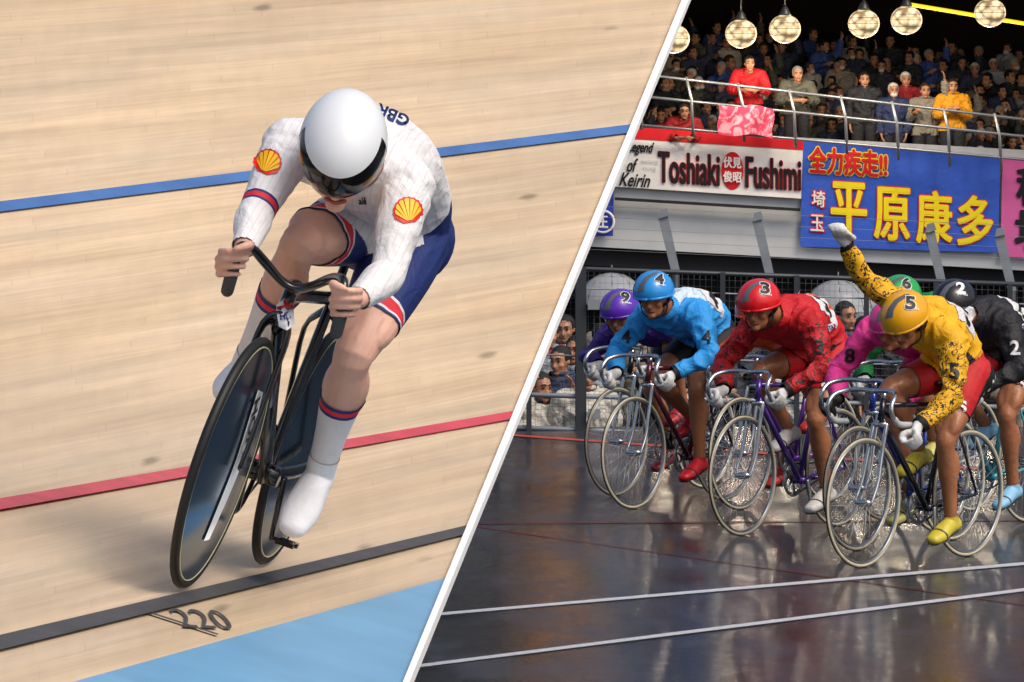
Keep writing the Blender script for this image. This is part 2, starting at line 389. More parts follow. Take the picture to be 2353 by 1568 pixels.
def woodmat():
    m=bpy.data.materials.new('track_boards'); m.use_nodes=True; N=m.node_tree.nodes; L=m.node_tree.links; p=N['Principled BSDF']; p.inputs['Roughness'].default_value=.5
    tc=N.new('ShaderNodeTexCoord'); sp=N.new('ShaderNodeSeparateXYZ'); L.new(tc.outputs['UV'],sp.inputs[0])
    def M_(op,a,b_=None,c_=None):
        n=N.new('ShaderNodeMath'); n.operation=op
        for i,x in enumerate((a,b_,c_)):
            if x is None: continue
            if isinstance(x,(int,float)): n.inputs[i].default_value=x
            else: L.new(x,n.inputs[i])
        return n.outputs[0]
    row=M_('FLOOR',sp.outputs[1]); wn=N.new('ShaderNodeTexWhiteNoise'); wn.noise_dimensions='1D'; L.new(row,wn.inputs['W'])
    sg=M_('MULTIPLY_ADD',wn.outputs[0],9.0,M_('MULTIPLY',sp.outputs[0],.16)); seg=M_('FLOOR',sg)
    cb=N.new('ShaderNodeCombineXYZ'); L.new(row,cb.inputs[0]); L.new(seg,cb.inputs[1]); w2=N.new('ShaderNodeTexWhiteNoise'); w2.noise_dimensions='2D'; L.new(cb.outputs[0],w2.inputs['Vector'])
    fr=M_('FRACT',sp.outputs[1]); seam=M_('GREATER_THAN',fr,.08); bj=M_('GREATER_THAN',M_('FRACT',sg),.005)
    k1=M_('MULTIPLY_ADD',w2.outputs[0],.07,.945); k2=M_('MULTIPLY_ADD',seam,.04,.96); k=M_('MULTIPLY',M_('MULTIPLY',k1,k2),M_('MULTIPLY_ADD',bj,.09,.91))
    def nz(sc_,detail,scale,a,c):
        mp=N.new('ShaderNodeMapping'); mp.inputs['Scale'].default_value=sc_; L.new(tc.outputs['UV'],mp.inputs[0]); n=N.new('ShaderNodeTexNoise'); n.inputs['Scale'].default_value=scale; n.inputs['Detail'].default_value=detail; L.new(mp.outputs[0],n.inputs[0])
        r=N.new('ShaderNodeMapRange'); r.inputs[1].default_value=.3; r.inputs[2].default_value=.7; r.inputs[3].default_value=a; r.inputs[4].default_value=c; L.new(n.outputs[0],r.inputs[0]); return r.outputs[0]
    for a in (nz((.12,.45,1),6,1,.80,1.1),nz((.5,3,1),7,1,.91,1.06),nz((.06,.05,1),3,1,.86,1.07),nz((2.5,.3,1),4,1,.95,1.03)): k=M_('MULTIPLY',k,a)
    vo=N.new('ShaderNodeTexVoronoi'); mp=N.new('ShaderNodeMapping'); mp.inputs['Scale'].default_value=(.36,.14,1); mp.inputs['Rotation'].default_value=(0,0,.3); L.new(tc.outputs['UV'],mp.inputs[0]); L.new(mp.outputs[0],vo.inputs[0]); vo.inputs['Scale'].default_value=1
    nn=N.new('ShaderNodeTexNoise'); nn.inputs['Scale'].default_value=2; L.new(tc.outputs['UV'],nn.inputs[0])
    ad=M_('MULTIPLY_ADD',nn.outputs[0],.09,vo.outputs['Distance'])
    r=N.new('ShaderNodeMapRange'); r.inputs[1].default_value=.08; r.inputs[2].default_value=.145; r.inputs[3].default_value=.52; r.inputs[4].default_value=1; L.new(ad,r.inputs[0]); k=M_('MULTIPLY',k,r.outputs[0])
    mx=N.new('ShaderNodeMixRGB'); mp2=N.new('ShaderNodeMapping'); mp2.inputs['Scale'].default_value=(.1,.12,1); L.new(tc.outputs['UV'],mp2.inputs[0]); n3=N.new('ShaderNodeTexNoise'); n3.inputs['Scale'].default_value=1; n3.inputs['Detail'].default_value=4; L.new(mp2.outputs[0],n3.inputs[0]); L.new(n3.outputs[0],mx.inputs[0])
    mx.inputs[1].default_value=(*hx('#dfbc90'),1); mx.inputs[2].default_value=(*hx('#d6c7b0'),1)
    s=N.new('ShaderNodeVectorMath'); s.operation='SCALE'; L.new(mx.outputs[0],s.inputs[0]); L.new(k,s.inputs['Scale']); L.new(s.outputs[0],p.inputs['Base Color'])
    return m
obj('wooden_track',b,woodmat(),kind='structure')
def wl(name,xa,ya,xb,yb,ta,tb,m,l=.009,n=90):
    k=(yb-ya)/(xb-xa); f=lambda x:ya+k*(x-xa)
    xe=(1575-.4082*(ya-k*xa))/(1+.4082*k)-2; x0=-980; th=lambda x:ta+(tb-ta)*(x-xa)/(xb-xa)
    b=NB(); pr=None
    for i in range(n+1):
        x=x0+(xe-x0)*i/n; q=[b.verts.new(S(x,f(x)+th(x)*z,l)) for z in (-.5,0,.5)]
        if pr:
            b.faces.new((pr[1],q[1],q[0],pr[0])); b.faces.new((pr[2],q[2],q[1],pr[1]))
        pr=q
    obj(name,b,m,kind='structure')
wl('track_line',0,480,1450,300,24,19,mat('blue_line','#4a72ae',.5,noise=.14,ns=7))
wl('track_line',0,1165,1180,958,26,18,mat('red_line','#c64b58',.5,noise=.14,ns=7))
wl('track_line',0,1484,1075,1222,34,20,mat('black_line','#434345',.55,noise=.2,ns=8))
b=NB(); rows=[]; k=-.28
for j in range(12):
    row=[]
    for i in range(51):
        f=lambda yy:-980+(edge(yy)-3+980)*i/50
        xx=f(1330); y2=1568+k*(xx-180); yy=y2+(2190-y2)*j/11; xx=f(yy); y2=1568+k*(xx-180); yy=y2+(2190-y2)*j/11
        xx=min(xx,edge(yy)-2); row.append(b.verts.new(S(xx,yy,.005)))
    rows.append(row)
for j in range(11):
    for i in range(50): b.faces.new((rows[j+1][i],rows[j+1][i+1],rows[j][i+1],rows[j][i]))
obj('blue_band',b,mat('light_blue_paint','#6fa6cc',.45,noise=.1,ns=4),kind='structure')
b=text_bm('220',122,44,bold=.0); gridcut(b,20)
for v_ in b.verts:
    x,y=v_.co.x,v_.co.y; v_.co=S(462+x-.8*y,1427+x*.04-y*1.0,.006)
obj('distance_number',b,mat('black_line','#3a3a3c'),kind='structure')
b=NB(); b.faces.new([b.verts.new(S(x,y,.0065)) for x,y in ((320,1408),(498,1465),(500,1462),(326,1406))]); b.faces.new([b.verts.new(S(x,y,.007)) for x,y in ((318,1410),(396,1395),(394,1392),(316,1407))]); obj('distance_tick',b,mat('black_line','#3a3a3c'),kind='structure')
b=NB(); pr=None
for j in range(117):
    py=-700+j*25; e=edge(py); q=[S(e-8,py,.02),S(e+7.5,py,.02),S(e+7.5,py,.02)-V((0,0,.028)),S(e-8,py,.02)-V((0,0,.05))]; q=[b.verts.new(z) for z in q]
    if pr:
        for k in range(4): b.faces.new((pr[k],pr[(k+1)%4],q[(k+1)%4],q[k]))
    pr=q
bmesh.ops.recalc_face_normals(b,faces=b.faces[:])
obj('edge_rail',b,mat('white_rail_paint','#fdfdfd',.5),smooth=False,label='long straight white edge rail finishing the timber track on its right side',cat='rail')
for i,(x,y) in enumerate(((-300,300),(300,300),(700,250),(-300,900),(300,900),(600,900),(100,1400),(600,1400))):
    p=S(x,y)-V((0,0,.12)); b=NB(); hexa(b,[V((p.x+a,p.y+c,z)) for a in (-.06,.06) for c in (-.06,.06) for z in (-1.1 if p.y>43 else 0,p.z)])
    obj('support_post',b,mat('timber','#8b6d48',.7,noise=.2,ns=5),smooth=False,label='timber post holding up the raised banked boards from below',cat='post',group='posts under the timber track')
# ================================================================= BIKES
BLK=mat('black_gloss','#0b0b0c',.2,coat=.5); BLKM=mat('black_rubber','#151516',.55); CHR=mat('chrome','#c9ccd0',.2,metal=1); STEEL=mat('steel_grey','#9a9ea2',.3,metal=.9)
def frameM(f,u,o):
    f=f.normalized(); u=(u-f*u.dot(f)).normalized(); l=u.cross(f)
    return Matrix(((f.x,l.x,u.x,o.x),(f.y,l.y,u.y,o.y),(f.z,l.z,u.z,o.z),(0,0,0,1)))
def wheel(root,x,spokes=28):
    c=(x,0,.335); b=NB(); torus(b,c,.3105,.0065,n=56,m=8,sq=1.5); wo=obj('wheel',b,STEEL,root)
    b=NB(); torus(b,c,.3235,.0098,n=56,m=8); obj('tyre',b,mat('tan_tyre','#c4baa0',.6,noise=.1,ns=30),wo)
    b=NB(); torus(b,c,.3312,.0048,n=56,m=6); obj('tyre_tread',b,BLKM,wo)
    b=NB(); loft(b,[V((x,-.045,.335)),V((x,-.02,.335)),V((x,.02,.335)),V((x,.045,.335))],[.012,.02,.02,.012],seg=12,sub=1,cap=0); obj('hub',b,CHR,wo)
    b=NB()
    for k in range(spokes):
        a=2*math.pi*k/spokes; a2=a+.5*(1 if k%2 else -1); y=.03 if k%4<2 else -.03
        tube(b,[V((x+.02*math.cos(a2),y,.335+.02*math.sin(a2))),V((x+.305*math.cos(a),0,.335+.305*math.sin(a)))],.0013,seg=3)
    obj('spokes',b,mat('spoke_steel','#c4c7ca',.3,metal=.6),wo)
def cranks(root,phi,dark=False,rx=.09):
    m=BLK if dark else STEEL
    b=NB(); torus(b,(0,-.045,.28),rx,.006,n=40,m=6); torus(b,(0,-.045,.28),rx*.86,.004,n=40,m=6)
    for k in range(5):
        a=phi+2*math.pi*k/5; tube(b,[V((0,-.045,.28)),V((rx*math.cos(a),-.045,.28+rx*math.sin(a)))],.007,seg=6)
    cr=obj('crankset',b,m,root)
    for s in (1,-1):
        a=phi if s>0 else phi+math.pi; e=V((.168*math.cos(a),s*.062,.28+.168*math.sin(a))); st=V((0,s*.055,.28))
        b=NB(); loft(b,[st,e],[(.016,.009),(.011,.007)],side=V((-math.sin(a),0,math.cos(a))),seg=8); obj('crank_arm',b,m,cr)
        b=NB(); box(b,(e.x,e.y+s*.045,e.z),(.075,.05,.012)); tube(b,[e,e+V((0,s*.075,0))],.006); obj('pedal',b,m,root,smooth=False)
    return cr
def chain(root,rx=.09,y=-.045):
    b=NB(); pts=[]
    for k in range(9): a=math.pi/2-math.pi*k/8; pts.append(V((rx*math.cos(a),y,.28+rx*math.sin(a))))
    for k in range(9): a=-math.pi/2-math.pi*k/8; pts.append(V((-.385+.03*math.cos(a),y,.335+.03*math.sin(a))))
    pts.append(pts[0]); loft(b,pts,[(.003,.006)]*len(pts),side=V((0,1,0)),seg=6,sub=1,cap=0); obj('chain',b,mat('chain_steel','#35332f',.4,metal=.8),root)
def steel_bike(M,label,fc,phi,group='bicycles of the bunch'):
    root=thing('track_bicycle',label,'bicycle',M,group); P=mat('frame_'+fc.strip('#'),fc,.2,metal=.3,coat=.6)
    wheel(root,.58); wheel(root,-.39)
    BB=V((0,0,.28)); s=V((-.19,0,.84)); ht=V((.41,0,.86)); hb=V((.435,0,.75)); ra=V((-.39,0,.335))
    b=NB()
    for a,c,r in ((BB,s,.015),(s+V((.01,0,-.03)),ht-V((0,0,.03)),.0135),(BB,hb+V((0,0,.02)),.0165),(hb,ht,.018)): tube(b,[a,c],r,seg=10)
    for y in (1,-1):
        tube(b,[BB+V((-.02,y*.02,0)),V((-.2,y*.045,.3)),ra+V((0,y*.055,0))],.009,seg=8); tube(b,[s+V((0,y*.015,-.03)),ra+V((0,y*.055,0))],.007,seg=8)
    loft(b,[BB-V((0,.035,0)),BB+V((0,.035,0))],[.02,.02],seg=12,sub=1,cap=0); obj('frame',b,P,root)
    b=NB(); tube(b,[hb+V((.003,-.04,-.02)),hb+V((.003,.04,-.02))],.014)
    for y in (1,-1): loft(b,[hb+V((.003,y*.04,-.02)),V((.49,y*.045,.55)),V((.52,y*.05,.44)),V((.58,y*.052,.335))],[.012,.011,.009,.007],seg=8)
    obj('fork',b,CHR,root)
    b=NB(); tube(b,[ht,ht+V((-.005,0,.035))],.016); loft(b,[ht+V((-.005,0,.035)),V((.505,0,.905))],[.014,.014],seg=10); obj('stem',b,CHR,root)
    b=NB()
    L=[V(p) for p in ((.505,0,.905),(.505,.07,.91),(.525,.14,.905),(.58,.185,.885),(.625,.195,.84),(.62,.2,.79),(.57,.2,.75),(.47,.2,.74))]
    loft(b,[V((p.x,-p.y,p.z)) for p in L[::-1]]+L[1:],[.0125]*15,seg=8,sub=4); hb_=obj('handlebar',b,CHR,root)
    for y in (1,-1):
        b=NB(); loft(b,[V((.6,y*.2,.772)),V((.56,y*.2,.746)),V((.455,y*.2,.738))],[.0165]*3,seg=8); obj('grip',b,mat('grey_grip','#b4b8bb',.6),hb_)
    b=NB(); tube(b,[s,s+V((-.03,0,.07))],.0125); obj('seatpost',b,CHR,root)
    b=NB(); loft(b,[V((-.38,0,.93)),V((-.32,0,.937)),V((-.2,0,.93)),V((-.09,0,.925))],[(.06,.02),(.07,.022),(.032,.02),(.018,.014)],side=V((0,1,0)),seg=12); obj('saddle',b,BLKM,root)
    cranks(root,phi); chain(root); return root
KS=mat('skin_tan','#a56b49',.42,noise=.18,ns=7,bump=.004,bs=35); GLV=mat('glove_white','#dededc',.55,bump=.004,bs=60); GB=mat('glove_black','#141414',.6)
def kpose(phiL,hd=(.41,0,1.255),hf=(1,.05,-.12),sh=1.15,twist=0,dx=0,pb=-.25):
    J={}; J['pel']=V((pb,0,1.02)); J['wai']=V((pb+.12+dx*.3,0,1.13)); J['che']=V((.07+dx,0,sh+.02)); J['nek']=V((.235+dx,0,sh+.045)); J['hed']=V(hd)
    J['hf']=V(hf).normalized(); u=V((.12,0,1)); J['hu']=(u-J['hf']*u.dot(J['hf'])).normalized()
    for k,y in (('L',1),('R',-1)):
        a=phiL if y>0 else phiL+math.pi
        J['s'+k]=V((.17+dx+twist*y,y*.19,sh)); J['w'+k]=V((.465,y*.2,.795)); J['c'+k]=V((.54,y*.2,.75))
        J['e'+k]=ik(J['s'+k],J['w'+k],.295,.27,(-.35,y*1,-.25))
        J['h'+k]=V((pb+.02,y*.09,.975)); p=V((.17*math.cos(a),y*.105,.28+.17*math.sin(a))); J['a'+k]=p+V((-.085,0,.1)); J['t'+k]=p+V((.085,0,.012)); J['k'+k]=ik(J['h'+k],J['a'+k],.44,.43,(1,y*.12,.1))
    return J
def khands(bm,k,J):
    y=1 if k=='L' else -1
    if ('open'+k) in J: d=J['open'+k]; fist(bm,J['w'+k]+d*.065,V((-.6,.8,0)),V((.8,.6,.1)),d,J['w'+k],1.08)
    else: fist(bm,J['c'+k],V((.25,0,.2)),V((.5,0,-.85)),V((0,y,.25)),J['w'+k],1.05)
def keirin(M,label,J,jc,sleeve,sc_,shoe,hc,num,panel=None,glovec='w',sidepanel=False,numcol='#111111',patch=None):
    root=thing('person',label,'person',M,'racing cyclists of the bunch')
    jm=cloth('jersey_'+jc.strip('#'),jc); sm=thorn('thorn_'+jc.strip('#'),jc) if sleeve=='thorn' else (cloth('slv_'+sleeve.strip('#'),sleeve))
    mats=dict(j=jm,s=sm,sh=cloth('shorts_'+sc_.strip('#'),sc_,bump=.004),b=cloth('cloth_black','#0e0e10',bump=.004),f=mat('shoe_'+shoe.strip('#'),shoe,.35,bump=.004,bs=30),g=GLV if glovec=='w' else GB,w=cloth('cloth_white','#dcdcde'),p=cloth('pan_'+(panel or '#111111').strip('#'),panel or '#111111'),k=mat('shoe_strap','#2a2a2c',.5))
    def reg(n,t,c):
        if n=='torso' :
            if t<.2: return ('shorts','sh')
            if sidepanel and c.y>.12 and c.z<lerp(J['pel'],J['che'],t).z-.02: return ('jersey','b')
            if panel and t>.5 and c.z>J['che'].z+.03: return ('jersey','p')
            return ('jersey','j')
        if n[:3]=='shd': return ('jersey','j')
        if n[:3]=='arm': return ('jersey','s')
        if n[:4]=='fore': return ('jersey','s' if t<.86 else 'b') if t<.97 else ('glove_'+n[-1],'g')
        if n[:4]=='hand': return ('glove_'+n[-1],'g')
        if n[:2]=='th':
            if t>=.62: return None
            m_=lerp(J['h'+n[-1]],J['k'+n[-1]],t); return ('shorts','b' if (sidepanel and abs(c.y)>abs(m_.y)+.03 and c.x<m_.x-.015) else 'sh')
        if n[:2]=='sh': return ('shoe_'+n[-1],'f') if t>.93 else None
        if n[:2]=='ft': return ('shoe_'+n[-1],'k' if .62<t<.68 else 'f')
        if n=='neck' : return ('jersey','j') if t<.25 else None
        return None
    cuts=[('torso',.2)]+[(p+k,t) for k in 'LR' for p,t in (('fore',.86),('fore',.97),('th',.62),('sh',.93),('ft',.62),('ft',.68))]
    o=build(root,J,.0085,KS,reg,cuts,mats,g=1.03,hands=khands,hs=1.0,it=2,off={'jersey':.009,'shorts':.004,'shoe_L':.005,'shoe_R':.005,'glove_L':.003,'glove_R':.003},wr={'jersey':.016,'shorts':.003},muscle=1)
    for k in 'LR':
        a,t=J['a'+k],J['t'+k]; dn=V((0,0,-1)); b=NB(); fd=(t-a).normalized()
        loft(b,[a-fd*.035+dn*.062,lerp(a,t,.5)+dn*.045,t+dn*.022],[(.034,.008),(.036,.008),(.036,.008)],side=V((0,1,0)),seg=10); obj('sole',b,BLKM,root)
    c,f,u=J['hed'],J['hf'],J['hu']; l=u.cross(f); faceparts(root,c,f,u)
    hc_=c+u*.035-f*.01
    b=NB(); ell(b,hc_,f*.15,l*.123,u*.124,seg=36,rings=14,zmin=-.18,zmax=1)
    sh=obj('helmet',b,mat('helmet_'+hc.strip('#'),hc,.28,coat=.3),root)
    b=NB(); loft(b,[hc_-u*.02+f*.148*math.cos(a)+l*.121*math.sin(a) for a in [2*math.pi*i/24 for i in range(25)]],[(.008,.006)]*25,seg=6,sub=1,cap=0); obj('helmet_rim',b,mat('helmet_'+hc.strip('#'),hc),sh)
    b=NB(); ell(b,hc_-u*.02-f*.012,f*.122,l*.108,u*.09,seg=24,rings=12); bmesh.ops.delete(b,geom=[v for v in b.verts if (v.co-hc_).dot(f)>.045 and (v.co-hc_).dot(u)<-.0],context='VERTS'); obj('helmet_liner',b,BLKM,sh)
    b=NB(); loft(b,[c+l*.085-u*.01,c+l*.07-u*.09+f*.02,c-u*.118+f*.05,c-l*.07-u*.09+f*.02,c-l*.085-u*.01],[(.01,.004)]*5,seg=6); obj('chin_strap',b,BLKM,sh)
    t=bvh(sh); ud=V((-.6,.8,0)); vv=V((-.3,-.2,1))
    decal('helmet_stripe',poly_bm([[(-.1,-.07),(-.085,-.02),(-.05,.03),(.0,.062),(.03,.068),(.015,.045),(-.03,.01),(-.055,-.03),(-.06,-.07)]]),hc_+u*.03,ud,vv,t,mat('helmet_grey','#60636c',.3),sh,.002,.012)
    nc=hc_+u*.045+ud*.035
    decal('helmet_number_edge',text_bm(num,.064,.09,bold=.07),nc,ud,vv,t,mat('stripe_white','#e2e2e4',.4) if numcol!='w' else mat('helmet_grey','#60636c'),sh,.004,.012)
    decal('helmet_number',text_bm(num,.054,.08,bold=.035),nc,ud,vv,t,mat('num_w','#f2f2f2',.4) if numcol=='w' else BLKM,sh,.007,.012)
    decal('helmet_lettering',text_bm('JAPAN',.06,.016,bold=.02),hc_-u*.005+ud*.035,ud,vv,t,mat('num_w','#f2f2f2',.4),sh,.0055,.012)
    tj=bvh(o['jersey']); q=lerp(J['wai'],J['che'],.35)
    bu=V((-1,.3,-.25)); bv_=V((-.15,-.75,1))
    decal('back_panel',poly_bm([[(-.1,-.085),(.1,-.085),(.1,.085),(-.1,.085)]]),q+V((0,.1,.08)),bu,bv_,tj,mats['w'],o['jersey'],.005)
    decal('back_number',text_bm(num,.1,.14,bold=.03),q+V((0,.1,.08)),bu,bv_,tj,BLKM,o['jersey'],.01)
    nm_=mats['w'] if jc=='#1b1b20' else BLKM
    decal('sleeve_number',text_bm(num,.055,.08,bold=.03),lerp(J['sL'],J['eL'],.5),V((-.6,.8,0)),V((0,0,1)),tj,nm_,o['jersey'],.006)
    if num in '48': decal('sleeve_number',text_bm(num,.055,.08,bold=.03),lerp(J['sR'],J['eR'],.55)+V((.03,0,0)),ud,V((0,0,1)),tj,nm_,o['jersey'],.006)
    if patch:
        pc=lerp(J['wai'],J['che'],.55)+V((0,.13,-.02)); pu=V((-1,.2,.15)); pv=V((0,0,1))
        decal('flank_patch',poly_bm([[(-.06,-.02),(.06,-.02),(.06,.02),(-.06,.02)]]),pc,pu,pv,tj,mats['w'],o['jersey'],.006)
        decal('flank_lettering',text_bm('PISTA',.105,.026,bold=.03),pc,pu,pv,tj,mat('patch_blue','#20307c',.5),o['jersey'],.01)
    ts=bvh(o['shorts']); wtp=mat('print_white','#eeeeee',.5)
    decal('shorts_lettering',text_bm('SS',.07,.06,bold=.04),lerp(J['hL'],J['kL'],.47)+V((.01,.02,0)),V((-.5,.86,0)),V((0,0,1)),ts,wtp,o['shorts'],.007)
    decal('shorts_lettering',text_bm('CLASS KEIRIN',.17,.026,bold=.03),lerp(J['hL'],J['kL'],.2)+V((0,.02,0)),V((-.45,.3,1)),V((-1,.6,-.3)),ts,wtp,o['shorts'],.007)
    if sidepanel:
        P=[]
        for i in range(8):
            cx,cy=-.15+i*.043,(.01 if i%2 else -.012)
            P.append([(cx+(.015 if k%2==0 else .006)*math.sin(k*math.pi/5),cy+(.015 if k%2==0 else .006)*math.cos(k*math.pi/5)) for k in range(10)])
        q0=lerp(J['hL'],J['kL'],.25)+V((-.06,.02,0)); ax=(J['kL']-J['hL']).normalized(); out_=V((-.35,.93,0)); 
        decal('shorts_stars',poly_bm(P),q0,ax,out_.cross(ax),ts,wtp,o['shorts'],.006,.03)
    return root
def kM(px,py,hdg=36,lean=0,s=1):
    p=G(px,py); a=math.radians(hdg); f=V((-math.sin(a),-math.cos(a),0)); l=V((0,0,1)).cross(f)
    u=V((0,0,1))+l*math.sin(math.radians(lean)); return frameM(f,u,p-f*.58*s)@Matrix.Scale(s,4)
R=math.radians
M=kM(1980,1305,38,lean=1); steel_bike(M,'chrome and black racing bicycle under the rider in the yellow jersey','#141726',R(-88))
J=kpose(R(-88),hd=(.25,.02,1.255),hf=(1,.12,-.6),sh=1.17,dx=-.09,pb=-.28)
J['che']=V((-.03,.01,1.23)); J['nek']=V((.12,.0,1.27)); J['wai']=V((-.17,0,1.15))
J['sR']=V((.04,-.12,1.32)); J['wR']=V((.33,-.31,1.655)); J['eR']=ik(J['sR'],J['wR'],.255,.24,(.2,-.6,-.6)); J['openR']=(J['wR']-J['eR']).normalized()
J['sL']=V((.07,.2,1.14)); J['wL']=V((.45,.24,.735)); J['cL']=V((.50,.24,.665)); J['eL']=ik(J['sL'],J['wL'],.31,.285,(-.5,.6,-.3))
keirin(M,'yellow jersey rider with number 5 helmet, white gloved right fist raised in the air',J,'#f2b412','thorn','#c3161d','#cdbd3c','#f0ac08','5',sidepanel=True)
M=kM(1705,1232); steel_bike(M,'purple racing bicycle with chrome bars under the rider in red','#4b2a86',R(-100))
keirin(M,'rider in thorn patterned red jersey wearing the red number 3 helmet',kpose(R(-100),hd=(.42,0,1.26),hf=(1,.25,-.25),sh=1.16),'#c4101c','thorn','#cc141e','#d9d6d0','#dc101c','3',sidepanel=True,patch=1)
M=kM(1455,1170); steel_bike(M,'dark red racing bicycle under the rider in light blue','#5a1a24',R(-45))
keirin(M,'rider in light blue jersey wearing the blue number 4 helmet',kpose(R(-45),hd=(.37,0,1.25),hf=(1,.35,-.2),sh=1.13),'#2a9ae6','#2a9ae6','#121216','#d0202a','#2494e4','4',panel='#ccdcec')
M=kM(1415,1140); steel_bike(M,'black racing bicycle half hidden behind the dark red one','#17171c',R(60))
keirin(M,'rider in purple jersey and purple helmet behind the blue jersey rider',kpose(R(60),hd=(.51,-.02,1.11),hf=(1,.3,-.25),sh=1.03,dx=.08),'#43238a','thorn','#17121f','#b03038','#5c2ab4','9')
M=kM(1700,1172); steel_bike(M,'violet racing bicycle just behind the purple one of the red jersey rider','#7a3fae',R(100))
keirin(M,'rider in orange jersey almost hidden behind the red jersey rider',kpose(R(100),hd=(.41,0,1.14),sh=1.03),'#e0561c','#e0561c','#1a1a1e','#c6322a','#e0561c','7')
M=kM(1968,1266); steel_bike(M,'blue racing bicycle behind the yellow rider, ridden by the one in pink','#2743a0',R(80))
keirin(M,'rider in bright pink jersey bent low behind the yellow jersey rider',kpose(R(80),hd=(.28,.04,1.19),sh=1.15,hf=(1,-.1,-.35),dx=-.03),'#f03c98','#f03c98','#b5151c','#c9c070','#f03c98','8',glovec='b')
M=kM(2155,1222); steel_bike(M,'pale turquoise racing bicycle at the right end of the bunch','#4fb3bf',R(-80))
keirin(M,'rider in black thorn jersey wearing the black number 2 helmet',kpose(R(-80),hd=(.42,0,1.25),hf=(1,.1,-.25),sh=1.14),'#1b1b20','#15151a','#b8141c','#8fc6e8','#17171a','2',numcol='w',patch=1)
M=kM(2030,1195); steel_bike(M,'white racing bicycle hidden deepest in the bunch under the green helmet rider','#c9c9cc',R(20))
keirin(M,'rider in green helmet and green jersey hidden behind the yellow rider',kpose(R(20),hd=(.42,.0,1.25),sh=1.13),'#1f8a46','#1f8a46','#1a1a1e','#c9c6c0','#1fa84e','6')
# ================================================================= MAIN RIDER
A=W(420,1358,14.4); B=S(597,1305); f0=(A-B).normalized(); cr_=V((1,0,0)); cu_=V((0,ST,CT)); MB_=frameM(f0,cr_*.32+cu_*.947,A-f0*.57+V((0,0,.007))); MI=MB_.inverted()
def L_(px,py,d): return MI@W(px,py,d)
dr=lambda x,y: (MI.to_3x3()@(cr_*x+cu_*y))
tc_=MI.to_3x3()@V((0,-CT,ST))
bike=thing('track_bicycle','black aero track bicycle with two disc wheels on the timber track','bicycle',MB_)
DISC=mat('disc_carbon','#3f6079',.16,metal=.85,noise=.18,ns=3)  # blue in the base colour stands in for the reflected blue band
for x in (.57,-.38):
    b=NB()
    for s in (1,-1):
        c=V((x,0,.335)); cv=b.verts.new(c+V((0,s*.026,0))); rg=[]
        for r,y in ((.03,.026),(.16,.019),(.295,.011),(.312,.009)):
            rg.append([b.verts.new(c+V((r*math.cos(2*math.pi*k/64),s*y,r*math.sin(2*math.pi*k/64)))) for k in range(64)])
        for k in range(64):
            b.faces.new((cv,rg[0][k],rg[0][(k+1)%64]))
            for i in range(3): b.faces.new((rg[i][k],rg[i+1][k],rg[i+1][(k+1)%64],rg[i][(k+1)%64]))
    bmesh.ops.recalc_face_normals(b,faces=b.faces[:]); wo=obj('wheel',b,DISC,bike)
    b=NB(); torus(b,(x,0,.335),.3225,.0125,n=96,m=10); obj('tyre',b,BLKM,wo)
    b=NB(); torus(b,(x,0,.335),.3105,.0028,n=96,m=6,sq=4.2); obj('rim_edge',b,mat('cream_rim','#e6dfa6',.4),wo)
    b=NB(); torus(b,(x,0,.335),.300,.0055,n=96,m=6,sq=2.1); obj('rim_band',b,BLK,wo)
    if x>0:
        WP=mat('white_print','#f4f6f8',.6); t=bvh(wo)
        decal('wheel_print',poly_bm([[(-.03,-.2),(.03,-.2),(.13,.06),(.12,.19),(.04,.2),(-.01,-.02)]]),V((x,0,.335)),V((-1,0,0)),V((.0,0,1)),t,WP,wo,.004,.05)
        decal('wheel_lettering',text_bm('HOPE',.17,.06,bold=.03),V((x-.07,0,.43)),V((-.2,0,-1)),V((-1,0,.2)),t,BLKM,wo,.007,.05)
fr=NB(); BB=V((0,0,.28)); ht=V((.405,0,.80)); hb=V((.43,0,.70)); sx=V((0,1,0))
def chord(bm,pts,ws,hs_):
    for i in range(len(pts)-1): loft(bm,[pts[i],pts[i+1]],[(ws[i],hs_[i]),(ws[i+1],hs_[i+1])],side=sx,seg=14,sub=3)
chord(fr,[BB,lerp(BB,hb,.5),hb],[.017,.015,.018],[.042,.032,.032]); chord(fr,[hb,ht],[.019,.019],[.033,.027])
chord(fr,[ht-V((.02,0,.02)),V((-.15,0,.76))],[.015,.013],[.02,.018]); chord(fr,[BB,V((-.17,0,.78))],[.014,.013],[.038,.028])
for s in (1,-1):
    loft(fr,[V((-.16,s*.014,.72)),V((-.22,s*.06,.66)),V((-.31,s*.065,.5)),V((-.38,s*.06,.335))],[(.007,.018)]*3+[(.007,.014)],side=sx,seg=10)
    loft(fr,[V((-.03,s*.02,.28)),V((-.2,s*.058,.3)),V((-.38,s*.06,.335))],[(.008,.02)]*3,side=sx,seg=10)
loft(fr,[BB-sx*.04,BB+sx*.04],[.028,.028],seg=16,cap=0); fo=obj('frame',fr,BLK,bike)
b=NB()
for s in (1,-1): loft(b,[V((.44,0,.715)),V((.455,s*.034,.69)),V((.49,s*.04,.55)),V((.55,s*.045,.38)),V((.57,s*.045,.335))],[(.014,.03),(.009,.026),(.006,.022),(.006,.02),(.006,.014)],side=sx,seg=10,sub=4)
fko=obj('fork',b,BLK,bike)
barc=L_(680,660,14.44); b=NB(); loft(b,[ht,barc],[.022,.02],seg=12); obj('stem',b,BLK,bike)
RG=[L_(x,y,d) for x,y,d in ((680,662,14.43),(645,645,14.42),(610,605,14.38),(580,572,14.33),(556,565,14.27),(540,590,14.25),(532,630,14.27),(522,668,14.3))]
LG=[L_(x,y,d) for x,y,d in ((680,662,14.43),(715,658,14.42),(748,645,14.38),(772,638,14.3),(789,645,14.22),(788,680,14.2),(782,725,14.22),(772,765,14.25))]
